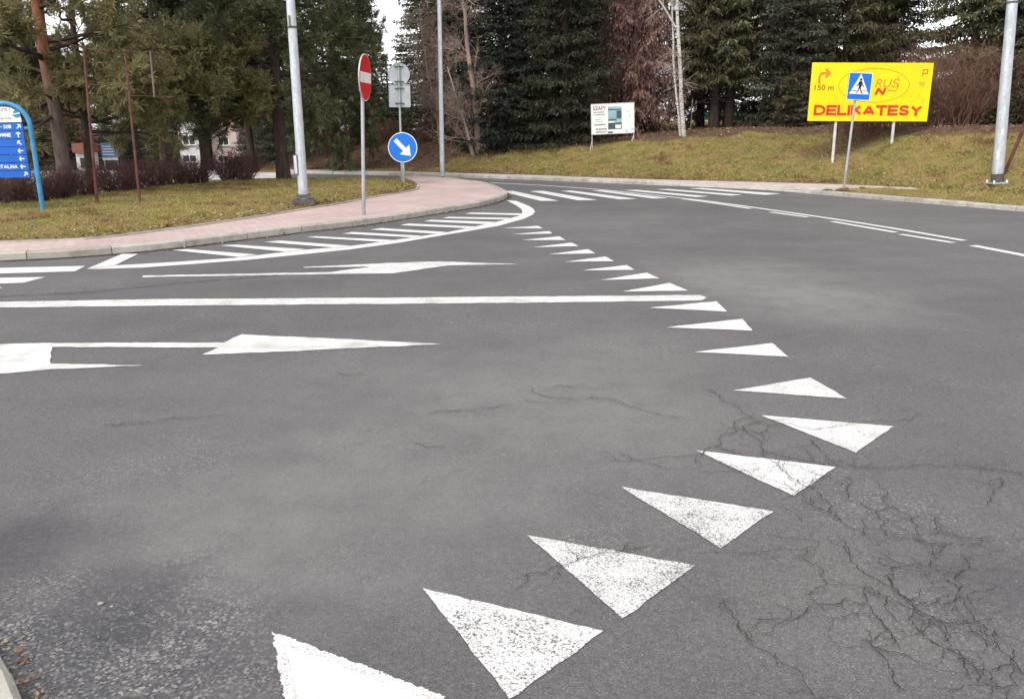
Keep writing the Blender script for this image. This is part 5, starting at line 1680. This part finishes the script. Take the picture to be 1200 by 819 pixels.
def spruce_crown(h, R, z0, hmid=8.5, dens=1.0, droop=0.45, hang=0.5, power=0.85, per=7):
    """whorled drooping branches with hanging needle sprays"""
    parts, tints = [], []
    P_, D_, L_, W_s, T_ = [], [], [], [], []
    z = z0
    while z < h - 0.2:
        low = z < hmid
        Lr = R * max(0.05, (1 - (z / h)) / (1 - z0 / h)) ** power
        n = per + rng.integers(-1, 2) if low else per - 2
        a0 = rng.uniform(0, 2 * PI)
        for k in range(max(3, n)):
            az = a0 + 2 * PI * k / n + rng.normal(0, 0.25)
            L = Lr * rng.uniform(0.62, 1.12)
            if L < 0.15:
                continue
            zz = z + rng.normal(0, 0.12)
            bd = np.array([math.cos(az), math.sin(az), 0])
            dr = droop * rng.uniform(0.7, 1.3) * (1.0 if z < h * 0.5 else 0.5)
            tone = rng.normal(0.42, 0.13)
            step = 0.10 if low else 0.22
            s = np.arange(0.12, 1.0, step / L)
            pts = bd[None] * (s * L)[:, None] + np.array([0, 0, 1.0])[None] * (zz + L * (-dr * s + dr * 0.62 * s ** 2.2))[:, None]
            # twigs on both sides
            for sd in (-1, 1):
                tl = np.clip((0.55 * (1 - s) * L * 0.55 + 0.16) * rng.uniform(0.6, 1.2, len(s)), 0.1, 0.95)
                ang = az + sd * rng.uniform(0.7, 1.15, len(s))
                td = np.stack([np.cos(ang), np.sin(ang), -0.18 - hang * 0.5 * rng.random(len(s))], -1)
                m = 5 if low else 3
                for j in range(m):
                    f = (j + rng.random(len(s))) / m
                    pos = pts + td * (tl * f)[:, None] + np.array([0, 0, -1.0]) * (hang * 0.35 * tl * f ** 2)[:, None] + rng.normal(0, 0.02, (len(s), 3))
                    d = td * 0.7 + rng.normal(0, 0.35, (len(s), 3)) + np.array([0, 0, -hang])
                    P_.append(pos); D_.append(d)
                    sc = 1.0 if low else 2.3
                    L_.append(rng.uniform(0.10, 0.22, len(s)) * sc)
                    W_s.append(rng.uniform(0.03, 0.06, len(s)) * sc)
                    T_.append(np.clip(tone + 0.28 * (f - 0.4) * (0.4 + 0.6 * s) + rng.normal(0, 0.13, len(s)), 0, 1))
            # spray on the branch itself
            P_.append(pts); D_.append(bd[None] * 0.6 + rng.normal(0, 0.4, (len(s), 3)))
            L_.append(np.full(len(s), 0.17)); W_s.append(np.full(len(s), 0.05)); T_.append(np.clip(tone + rng.normal(0, 0.12, len(s)), 0, 1))
        z += (0.30 if low else 0.6) / dens * rng.uniform(0.8, 1.2)
    V, F = blades(np.concatenate(P_), np.concatenate(D_), np.concatenate(L_), np.concatenate(W_s))
    return V, F, np.concatenate(T_)

def spruce_branches(h, R, z0, power=0.85, n=70, droop=0.4):
    p0, p1, r0, r1 = [], [], [], []
    for i in range(n):
        z = z0 * 0.5 + (h * 0.75 - z0 * 0.5) * rng.random() ** 1.3
        L = R * max(0.05, (1 - z / h)) ** power * rng.uniform(0.5, 0.95)
        az = rng.uniform(0, 2 * PI)
        bd = np.array([math.cos(az), math.sin(az), 0])
        prev = np.array([0, 0, z])
        for k in range(1, 5):
            s = k / 4
            q = bd * L * s + np.array([0, 0, z + L * (-droop * s + droop * 0.6 * s * s)])
            p0.append(prev); p1.append(q); r0.append(0.03 * (1.1 - s + .25)); r1.append(0.03 * (1.1 - s) + 0.004)
            prev = q
    return segs(p0, p1, np.array(r0), np.array(r1), 4)

def crown_mesh(V, F, T, mat, Vb, Fb, matb, t):
    """needles and the branches that carry them as one crown"""
    Va, Fa = merge([(V, F), (Vb, Fb)])
    o = np_mesh('crown', Va, Fa, mat, t, np.r_[T, np.full(len(Fb), 0.5)])
    o.data.materials.append(M[matb])
    o.data.polygons.foreach_set('material_index', np.r_[np.zeros(len(F), np.int32), np.ones(len(Fb), np.int32)])
    return o

def make_spruce(label, h=14, R=2.6, z0=0.3, mat='spruce', tr=0.17, group='conifers on the bank', twin=False, **kw):
    t = thing('spruce_tree', label, 'tree', (0, 0, 0), 0, group)
    mb = MB()
    trunk_tube(mb, bent_line((0, 0, -0.3), (0, 0, h * 0.95), 10, 0.02), tr, 0.02)
    V, F = spruce_branches(h, R, z0, n=90 if z0 > 1 else 60)
    mb.build('trunk', 'bark', t, True)
    V2, F2, T = spruce_crown(h, R, z0, **kw)
    crown_mesh(V2, F2, T, mat, V, F, 'bark', t)
    return t

def grow(levels, seed_pts):
    """levels: list of dicts(n, len, spread, up, k, wob, r). returns list of polylines arrays per level"""
    out = []
    cur = seed_pts          # list of (pts (K,3), r0, r1)
    for lv in levels:
        nxt = []
        for pts, ra, rb in cur:
            K = len(pts)
            Ltot = np.linalg.norm(pts[-1] - pts[0])
            m = lv['n'] if isinstance(lv['n'], int) else rng.integers(*lv['n'])
            for i in range(m):
                t = rng.uniform(lv.get('t0', 0.25), 1.0)
                x = t * (K - 1); j = min(int(x), K - 2); f = x - j
                p = pts[j] * (1 - f) + pts[j + 1] * f
                d0 = unit(pts[j + 1] - pts[j])
                rd = unit(rng.normal(size=3))
                d = unit(d0 * lv.get('keep', 0.6) + rd * lv['spread'] + np.array([0, 0, lv['up']]))
                L = lv['len'] * rng.uniform(0.55, 1.2) * (1.15 - 0.55 * t)
                k = lv['k']
                q = [p]
                dd = d
                for _ in range(k):
                    dd = unit(dd + rng.normal(0, lv['wob'], 3) + np.array([0, 0, lv.get('grav', 0.0)]))
                    q.append(q[-1] + dd * L / k)
                r = min(lv['r'], (ra + (rb - ra) * t) * 0.75)
                nxt.append((np.array(q), r, r * lv.get('tip', 0.3)))
        out.append(nxt)
        cur = nxt
    return out

def lines_mesh(lines, sides=3):
    p0, p1, r0, r1 = [], [], [], []
    for pts, ra, rb in lines:
        n = len(pts) - 1
        for i in range(n):
            p0.append(pts[i]); p1.append(pts[i + 1])
            r0.append(ra + (rb - ra) * i / n); r1.append(ra + (rb - ra) * (i + 1) / n)
    return segs(np.array(p0), np.array(p1), np.array(r0), np.array(r1), sides)

def tufts(pos, dirs, n, L, W, spread=0.9):
    """bottle-brush tufts of needles"""
    N = len(pos)
    P_ = np.repeat(pos, n, axis=0) + np.repeat(dirs, n, axis=0) * rng.uniform(-0.12, 0.06, (N * n, 1))
    D_ = np.repeat(dirs, n, axis=0) * 0.75 + rng.normal(0, spread, (N * n, 3)) * 0.62
    V, F = blades(P_, D_, rng.uniform(L * 0.7, L * 1.2, N * n), W)
    T = np.repeat(np.clip(rng.normal(0.45, 0.2, N), 0, 1), n) + rng.normal(0, 0.1, N * n)
    return V, F, np.clip(T, 0, 1)

def make_pine(label, h, tr, limbs, mat='pine', group='pines behind the island lawn', bark_='bark', top=None, lean=(0, 0), tn=18, tw=0.02, tl=0.17, sub=7, sub2=6):
    """limbs: list of (z, length, azimuth, rise)"""
    t = thing('pine_tree', label, 'tree', (0, 0, 0), 0, group)
    tp = bent_line((0, 0, -0.3), (lean[0], lean[1], h), 12, 0.03)
    mb = MB(); trunk_tube(mb, tp, tr, tr * 0.25, 12)
    mb.build('trunk', bark_, t, True)
    L1 = []
    for (z, L, az, rise) in limbs:
        x = (z + 0.3) / (h + 0.3) * 11
        j = min(10, int(x)); f = x - j
        p = tp[j] * (1 - f) + tp[j + 1] * f
        d = np.array([math.cos(az), math.sin(az), rise])
        d /= np.linalg.norm(d)
        q = [p]
        for k in range(6):
            d = unit(d + rng.normal(0, 0.13, 3) + np.array([0, 0, 0.03]))
            q.append(q[-1] + d * L / 6)
        r = 0.018 + 0.014 * L
        L1.append((np.array(q), min(r, tr * .5), 0.008))
    lv = grow([dict(n=sub, len=0.9, spread=0.65, up=0.10, k=3, wob=0.18, r=0.014, t0=0.3, keep=0.75),
               dict(n=sub2, len=0.42, spread=0.6, up=0.16, k=2, wob=0.15, r=0.007, t0=0.25, keep=0.8)], L1)
    V, F = lines_mesh(L1 + lv[0], 4)
    V2, F2 = lines_mesh(lv[1], 3)
    V, F = merge([(V, F), (V2, F2)])
    Vb, Fb = V, F
    pos, dr = [], []
    for pts, _, _ in lv[1]:
        for a, c in ((pts[1], pts[1] - pts[0]), (pts[2], pts[2] - pts[1])):
            pos.append(a); dr.append(c)
    for pts, _, _ in lv[0] + L1:
        pos.append(pts[-1]); dr.append(pts[-1] - pts[-2])
    V, F, T = tufts(np.array(pos), unit(np.array(dr)), tn, tl, tw)
    crown_mesh(V, F, T, mat, Vb, Fb, 'bark', t)
    return t

def limb_set(n, z0, z1, L0, L1, rise0=-0.05, rise1=0.5, azs=None):
    out = []
    for i in range(n):
        f = (i + rng.random()) / n
        z = z0 + (z1 - z0) * f
        az = rng.uniform(0, 2 * PI) if azs is None else rng.uniform(*azs)
        out.append((z, (L0 + (L1 - L0) * f) * rng.uniform(0.7, 1.15), az, rise0 + (rise1 - rise0) * f + rng.normal(0, 0.1)))
    return out

def place(t, loc, rz=None):
    t.location = tuple(loc)
    if rz is not None:
        t.rotation_euler = (0, 0, rz)
    return t

def copy_tree(src, label, loc, rz, sc=1.0, scz=None, group=None):
    r = src.copy(); COL.objects.link(r)
    r.location = tuple(loc); r.rotation_euler = (0, 0, rz); r.scale = (sc, sc, scz or sc)
    r['label'] = label
    if group: r['group'] = group
    for ch in list(src.children):
        c = ch.copy(); COL.objects.link(c); c.parent = r
        for gch in list(ch.children):
            d = gch.copy(); COL.objects.link(d); d.parent = c
    return r

def isl_at(px, py):
    q = ISL(px, py); q[2] -= 0.03
    return q

# --- pines on the left
t = make_pine('tall scots pine with an orange upper trunk beside the blue direction sign', 12, 0.165,
              limb_set(13, 1.7, 3.3, 1.9, 2.5, -0.12, 0.12) + limb_set(15, 3.3, 6.6, 2.6, 2.4, 0.0, 0.3) + limb_set(10, 6.6, 11.5, 2.2, 0.8, 0.2, 0.7), bark_='bark_pine', lean=(-0.12, 0.1), sub=8)
place(t, isl_at(79, 231), 0.0)
t = make_pine('slim dark pine trunk close behind the left rusty post', 9, 0.10,
              limb_set(16, 1.5, 3.6, 1.7, 1.9, -0.1, 0.15) + limb_set(10, 3.6, 8.7, 1.9, 0.6, 0, 0.5), lean=(0.1, 0.4))
place(t, isl_at(107, 226))
t = make_pine('small spreading pine with a low flat crown above the bare hedge', 3.6, 0.115,
              limb_set(32, 1.85, 3.4, 2.1, 1.3, 0.04, 0.35), lean=(0.05, 0), sub=9, sub2=7)
place(t, isl_at(240, 214.5))
t = make_pine('big dense pine with its dark trunk just left of the thick lamp post', 11, 0.19,
              limb_set(30, 1.9, 4.6, 2.5, 2.6, -0.12, 0.15) + limb_set(30, 4.6, 8, 2.6, 2.2, 0.0, 0.35) + limb_set(12, 8, 10.8, 2.0, 0.7, 0.2, 0.7), mat='pine_dark', sub=8, tn=16)
place(t, isl_at(333, 211), 0.4)
pine_b = make_pine('dense dark green pine behind the no-entry sign', 11, 0.18,
              limb_set(46, 1.0, 4.6, 2.0, 2.1, -0.25, 0.1) + limb_set(34, 4.6, 8, 2.1, 1.7, 0.0, 0.35) + limb_set(12, 8, 10.8, 1.5, 0.5, 0.2, 0.7), mat='pine_dark', sub=8, tn=16)
place(pine_b, at(394, 33.0), 0.0); pine_b.scale = (0.82, 0.82, 1.0)
# pines farther back
pine_h = make_pine('dark pine standing behind the big dense pine left of the lamp post', 11, 0.17,
              limb_set(40, 2.5, 5.0, 2.3, 2.4, -0.1, 0.1) + limb_set(34, 5.0, 8, 2.3, 1.8, 0.0, 0.35) + limb_set(12, 8, 10.8, 1.5, 0.5, 0.2, 0.7), mat='pine_dark', sub=8, tn=18, tw=0.026)
place(pine_h, at(292, 35.5), 0)
#copy_tree(pine_b, 'dark pine standing behind the big dense pine left of the lamp post', at(283, 35), 1.3, 1.0)
copy_tree(pine_h, 'dark pine far back between the rusty posts and the small pine', at(188, 36), 2.2, 1.05)
copy_tree(pine_h, 'dark pine far back at the left edge behind the direction sign', at(-10, 36), 3.9, 1.0)
copy_tree(pine_h, 'dark pine far back showing above the small spreading pine', at(243, 40), 0.6, 1.1)

# --- spruces of the bank
sp_low = make_spruce('layered spruce with branches down to the ground behind the small white board', 15, 2.25, 0.25, 'spruce', 0.17, per=8)
place(sp_low, at(664, 33.2), 0.0)
sp_b = make_spruce('dark dense fir beside the leaning bare trees', 14, 2.0, 0.2, 'spruce_blue', 0.16, dens=1.1, droop=0.25, hang=0.3, per=8)
place(sp_b, at(588, 34.0), 0.0)
sp_high = make_spruce('tall spruce with a bare thick trunk, left of the trunk pair', 16, 2.7, 2.35, 'spruce', 0.19, droop=0.5, hang=0.7, per=8)
place(sp_high, at(836, 36.0), 0.0)
BANK = [
    (sp_high, 'tall spruce with a bare thick trunk, right of the trunk pair', 853.5, 36.4, 2.1, 1.0),
    (sp_low, 'dark spruce rising behind the gap between the fir and the layered spruce', 633, 38.5, 1.2, 1.15),
    (sp_low, 'dark spruce behind the right side of the small white board', 706, 38.0, 2.6, 1.1),
    (sp_b, 'slender dark spruce right of the bright sky gap', 501, 41.0, 0.7, 0.95),
    (sp_b, 'dark brown-green spruce left of the bright sky gap', 425, 43.0, 2.2, 0.85),
    (sp_b, 'dark spruce with low branches left of the yellow billboard', 925, 34.0, 3.3, 0.95),
    (sp_low, 'spruce standing behind the low-branched spruce left of the billboard', 905, 41.0, 4.1, 1.15),
    (sp_high, 'spruce spreading over the left half of the yellow billboard', 985, 35.5, 4.4, 1.0),
    (sp_high, 'spruce spreading over the right half of the yellow billboard', 1035, 39.0, 5.2, 1.05),
    (sp_low, 'large spruce between the billboard and the right lamp post', 1132, 33.5, 0.4, 1.15),
    (sp_low, 'dark spruce right of the right lamp post', 1200, 32.0, 1.9, 1.15),
    (sp_b, 'dark spruce beyond the right lamp post at the frame edge', 1262, 33.0, 1.0, 1.1),
    (sp_low, 'far spruce filling the gap behind the leaning bare trees', 545, 47.0, 5.0, 1.1),
    (sp_low, 'far spruce behind the layered spruce', 670, 48.0, 0.2, 1.2),
    (sp_low, 'far spruce between the layered spruce and the fir', 615, 44.0, 2.8, 1.2),
    (sp_b, 'far spruce right of the slim lamp post', 530, 42.5, 4.0, 1.15),
    (sp_b, 'far spruce behind the weeping tree', 735, 42.0, 0.9, 1.2),
    (sp_low, 'far spruce behind the low-branched spruce beside the billboard', 945, 46.0, 0.5, 1.25),
    (sp_low, 'far spruce low behind the middle of the billboard', 1020, 44.0, 1.5, 1.1),
    (sp_low, 'far spruce behind the large spruce left of the right lamp post', 1165, 40.0, 5.9, 1.2),
    (sp_b, 'far spruce behind the spruce at the right frame edge', 1230, 39.0, 2.2, 1.2),
    (sp_b, 'far spruce low on the slope just right of the pink house', 292, 66.0, 2.8, 0.8),
    (sp_low, 'far spruce between the dense pine trunk and the lamp post', 318, 58.0, 4.8, 0.8),
    (sp_b, 'far spruce showing right of the thick lamp post', 352, 52.0, 0.8, 0.8),
    (sp_low, 'far spruce showing left of the no-entry pole', 385, 50.0, 1.8, 0.8),
    (sp_low, 'far spruce left of the white house', 182, 84.0, 3.8, 0.8),
    (sp_b, 'far spruce right of the blue information panel', 152, 80.0, 5.8, 0.7),
    (sp_b, 'far spruce behind the white house', 215, 104.0, 1.2, 1.5),
]
for src, lb, px, Yt, rz, sc in BANK:
    copy_tree(src, lb, at(px, Yt), rz, sc)

for k_, (px_, Y_, lb_) in enumerate(((-22, 66, 'beyond the left end of the direction sign'), (14, 64, 'behind the blue planks'), (48, 66, 'behind the blue pipe leg'), (80, 62, 'behind the orange-trunked pine'))):
    copy_tree(sp_b if k_ % 2 else sp_low, 'low dark conifer before the brick building ' + lb_, at(px_, Y_), k_ * 1.9, 1.0, 0.42, 'low conifers before the brick building')
copy_tree(sp_b, 'low dark young spruce closing the foot of the bright sky gap', at(455, 47.0), 1.4, 0.75, 0.33)
copy_tree(sp_low, 'second low young spruce in the sky gap, behind the grey sign backs', at(474, 50.0), 2.4, 0.75, 0.36)
for k_, (px_, Y_, lb_) in enumerate(((60, 112, 'left of the orange-trunked pine'), (98, 108, 'between the orange-trunked pine and the slim pine'), (122, 115, 'above the blue information panel'),
                                     (142, 106, 'just left of the right rusty post'), (170, 110, 'just right of the right rusty post'), (196, 116, 'left of the white house'),
                                     (284, 108, 'right of the pink house'), (306, 112, 'left of the dense pine trunk'), (345, 106, 'behind the thick lamp post'))):
    copy_tree(sp_low if k_ % 2 else sp_b, 'very far dark tree low on the skyline ' + lb_, at(px_, Y_), k_ * 1.3, 1.15, 0.72 + 0.1 * (k_ % 3), 'trees on the far skyline')

# brown weeping tree: hanging twigs
def make_weeping(label, h, R, z0):
    t = thing('weeping_tree', label, 'tree', (0, 0, 0), 0)
    mb = MB(); trunk_tube(mb, bent_line((0, 0, -0.3), (0.1, 0, h), 10, 0.04), 0.16, 0.03)
    mb.build('trunk', 'bark', t, True)
    V, F, T = spruce_crown(h, R, z0, droop=0.75, hang=1.5, per=8, dens=1.0)
    Vb, Fb = spruce_branches(h, R, z0, n=90, droop=0.6)
    crown_mesh(V, F, np.clip(T, 0, 1), 'browntwig', Vb, Fb, 'twig_purple', t)
    # long hanging strands
    n = 2600
    az = rng.uniform(0, 2 * PI, n); rr = R * np.sqrt(rng.random(n)) * 0.95
    zz = rng.uniform(1.6, h * 0.7, n)
    rr *= np.clip(1.15 - zz / h, 0.15, 1)
    p0 = np.column_stack([rr * np.cos(az), rr * np.sin(az), zz])
    L = rng.uniform(0.4, 1.3, n)
    p1 = p0 + np.column_stack([rng.normal(0, .08, n), rng.normal(0, .08, n), -L])
    p1[:, 2] = np.maximum(p1[:, 2], 0.15)
    V, F = segs(p0, p1, 0.009, 0.005)
    np_mesh('hanging_twigs', V, F, 'twig_purple', t)
    return t
w = make_weeping('purple-brown weeping tree of hanging twigs left of the birch', 14, 2.0, 1.1)
place(w, at(746, 35.5))
copy_tree(w, 'brown weeping tree behind the birch and the trunk pair', at(820, 40.0), 2.0, 1.1)

# bare leaning trees at the left end of the bank
def bare_tree(name, label, stems, levels, mat_trunk, mat_twig, loc, group=None, cat='tree'):
    t = thing(name, label, cat, tuple(loc), 0, group)
    base = Vector(tuple(loc))
    st = []
    mb = MB()
    for (p0, p1, ra, rb, wob) in stems:
        pts = bent_line(p0, p1, 9, wob)
        st.append((pts, ra, rb))
        mb.tube(pts, list(np.linspace(ra, rb, 9)), 9)
    mb.build('trunk', mat_trunk, t, True)
    lv = grow(levels, st)
    parts = [lines_mesh(l, 4 if i == 0 else 3) for i, l in enumerate(lv)]
    V, F = merge(parts)
    np_mesh('twigs', V, F, mat_twig, t)
    return t
LV_TREE = [dict(n=15, len=1.9, spread=0.75, up=0.1, k=5, wob=0.16, r=0.028, t0=0.2, keep=0.5),
           dict(n=8, len=0.85, spread=0.7, up=0.03, k=4, wob=0.2, r=0.012, t0=0.15, keep=0.6),
           dict(n=8, len=0.45, spread=0.75, up=0.0, k=3, wob=0.25, r=0.0085, t0=0.15, keep=0.6, tip=0.6)]
def rel(px, py, Y, loc): return tuple(np.array(PD(px, py, Y)) - np.array(loc))
l0 = at(560, 33.5)
bare_tree('bare_tree', 'bare tree with a thick grey trunk leaning left in front of the fir', [((0, 0, -.2), rel(548, 60, 33.6, l0), 0.12, 0.085, 0.02), (rel(548, 60, 33.6, l0), rel(531, -60, 33.8, l0), 0.085, 0.03, 0.03)],
          LV_TREE, 'twig_grey', 'twig_grey', l0)
l0 = PT(556, 183)
bare_tree('bare_tree', 'two thin pale bare stems leaning left at the edge of the bank', [((0, 0, -.1), rel(524, 78, l0[1], l0), 0.05, 0.02, 0.015), ((-0.06, 0.1, -.1), rel(538, 110, l0[1], l0), 0.03, 0.012, 0.02)],
          [dict(LV_TREE[0], n=14, len=1.3, r=.016), dict(LV_TREE[1], n=7, len=.7), dict(LV_TREE[2], n=5)], 'twig_pale', 'twig_grey', l0)
l0 = at(515, 37.0)
bare_tree('bare_tree', 'twiggy pinkish-brown bare tree behind the slim lamp post', [((0, 0, -.2), (0.2, 0, 4), 0.09, 0.06, 0.04), ((0.2, 0, 4), (-0.2, 0, 8.5), 0.06, 0.02, 0.05), ((0, 0, .3), (-0.7, 0.3, 5.5), 0.05, 0.015, .05)],
          [dict(LV_TREE[0], n=20, len=1.7), dict(LV_TREE[1], n=9), dict(LV_TREE[2], n=8, r=.007)], 'twig_grey', 'twig_grey', l0)
l0 = at(572, 38.0)
bare_tree('bare_tree', 'twiggy bare tree between the leaning trunk and the dark fir', [((0, 0, -.2), (0.1, 0, 4), 0.09, 0.06, 0.04), ((0.1, 0, 4), (-0.3, 0, 9), 0.06, 0.02, 0.05)],
          [dict(LV_TREE[0], n=18, len=1.6), dict(LV_TREE[1], n=8), dict(LV_TREE[2], n=7, r=.007)], 'twig_grey', 'twig_grey', l0)

# birch
l0 = PT(802, 160)
Yc = l0[1]
t = bare_tree('birch_tree', 'white-barked birch with two slender stems on the grassy bank',
     [((0, 0, -.2), rel(796, 60, Yc, l0), 0.08, 0.062, 0.012), (rel(796, 60, Yc, l0), rel(794.5, -80, Yc, l0), 0.062, 0.03, 0.02),
      ((-0.12, 0.05, -.1), rel(789, 70, Yc + .1, l0), 0.045, 0.036, 0.012), (rel(789, 70, Yc + .1, l0), rel(788, -20, Yc+.4, l0), 0.036, 0.022, 0.01),
      (rel(795.5, 38, Yc, l0), rel(768, -5, Yc, l0), 0.036, 0.025, 0.01)],
     [dict(n=5, len=1.3, spread=0.8, up=0.2, k=6, wob=0.12, r=0.014, t0=0.6, keep=0.4, grav=-0.12),
      dict(n=5, len=0.7, spread=0.6, up=-0.1, k=4, wob=0.2, r=0.008, t0=0.2, grav=-.1), dict(n=4, len=0.35, spread=0.7, up=-.1, k=3, wob=0.2, r=0.005, t0=0.2)], 'birch', 'twig_pale', l0)

# bare bushes
def make_bush(name, label, h, R, n, mat, group=None, dens=1.0, fan=0.5, base=0.4):
    t = thing(name, label, 'bush', (0, 0, 0), 0, group)
    st = []
    for i in range(n):
        az = rng.uniform(0, 2 * PI)
        r = R * math.sqrt(rng.random()) * base
        p0 = np.array([r * math.cos(az), r * math.sin(az), -0.05])
        rr = R * rng.uniform(0.35, 1.0)
        a2 = az + rng.normal(0, 0.5)
        p1 = np.array([rr * math.cos(a2), rr * math.sin(a2), h * rng.uniform(0.65, 1.05) * (1 - fan * 0.5 * (rr / R) ** 2)])
        st.append((bent_line(p0, p1, 7, 0.045 * h), 0.012, 0.005))
    V, F = lines_mesh(st, 4)
    np_mesh('stems', V, F, mat, t)
    s = max(0.35, h / 2.2)
    lv = grow([dict(n=int(7 * dens), len=0.6 * s, spread=0.75, up=0.15, k=3, wob=0.25, r=0.006, t0=0.15, keep=0.6),
               dict(n=int(5 * dens), len=0.32 * s, spread=0.6, up=0.15, k=2, wob=0.2, r=0.0045, t0=0.15, keep=0.6, tip=.6)], st)
    V, F = merge([lines_mesh(lv[0], 3), lines_mesh(lv[1], 3)])
    np_mesh('twigs', V, F, mat, t)
    return t
bb = make_bush('bare_bush', 'tall red-brown bare bush right of the yellow billboard', 3.4, 1.15, 60, 'twig_red', None, 1.4, 0.8, 0.7)
place(bb, at(1116, 26.4)); bb.scale = (0.95, 0.95, 0.78)
bl_ = make_bush('bare_bush', 'low brown bush under the right half of the billboard', 1.7, 1.1, 60, 'twig_red', None, 1.3, 0.6, 0.8)
place(bl_, at(1054, 26.3))
def copy_bush(src, lb, loc, rz, sc, scz=None, group=None): return copy_tree(src, lb, loc, rz, sc, scz, group)
copy_bush(bl_, 'low brown bush under the left half of the billboard', at(1003, 26.3), 1.0, 0.85)
copy_bush(bl_, 'brown bush between the low billboard bush and the tall red-brown bush', at(1094, 26.5), 2.0, 0.85)
copy_bush(bb, 'tall brown bush hidden behind the right edge of the billboard', at(1075, 29.5), 2.4, 0.85)
copy_bush(bb, 'brown bare bush in front of the dark spruce right of the lamp post', at(1215, 27.0), 4.4, 0.8)
jn = make_spruce('bushy dark green shrub left of the right lamp post', 2.4, 1.05, 0.15, 'spruce', 0.05, None, dens=1.5, droop=0.0, hang=0.1, power=0.5)
jn.name = 'evergreen_shrub'; jn['category'] = 'shrub'
place(jn, at(1156, 27.2))
copy_tree(jn, 'bushy dark green shrub right of the right lamp post', at(1206, 27.0), 2.0, 0.9)
copy_tree(jn, 'bushy dark green shrub left of the yellow billboard', at(930, 31.6), 4.0, 0.85)
# reddish undergrowth below the pines at the left end of the bank
for k, (px, Yd, lb) in enumerate(((392, 38, 'low brown bush on the leafy bank left of the no-entry pole'), (446, 39, 'low brown bush on the leafy bank behind the blue sign'), (505, 38, 'low brown bush at the foot of the twiggy tree behind the slim lamp post'))):
    copy_bush(bl_, lb, at(px, Yd), k * 1.7, 0.9, 0.75)

# hedge of bare bushes behind the lawn
hb0 = make_bush('hedge_bush', 'bare purple-brown hedge bush at the right end of the hedge', 1.2, 0.78, 62, 'twig_purple', 'bare bushes of the hedge behind the lawn', 1.1, 0.7, 0.2)
place(hb0, isl_at(288, 212.2)); hb0.scale = (0.9, 0.9, 0.85)
HB = [(262, 213.5, 'hedge bush just right of the small pine trunk'), (222, 216, 'hedge bush just left of the small pine trunk'), (198, 218, 'hedge bush second to the left of the small pine trunk'),
      (174, 220.5, 'hedge bush just right of the right rusty post'), (146, 223.5, 'hedge bush just left of the right rusty post'), (124, 226, 'hedge bush right of the slim dark pine trunk'),
      (92, 230, 'hedge bush between the two nearest pine trunks'), (63, 233.5, 'hedge bush just left of the tall orange-trunked pine'), (34, 236.5, 'hedge bush directly behind the blue pipe leg'),
      (4, 240, 'hedge bush at the left frame edge under the blue planks'), (-30, 244, 'hedge bush beyond the left frame edge')]
for k, (px, py, lb) in enumerate(HB):
    q = isl_at(px, py)
    q[1] += 0.5
    copy_bush(hb0, 'bare purple-brown ' + lb, q, k * 1.1, rng.uniform(0.85, 1.02), rng.uniform(0.68, 0.85))
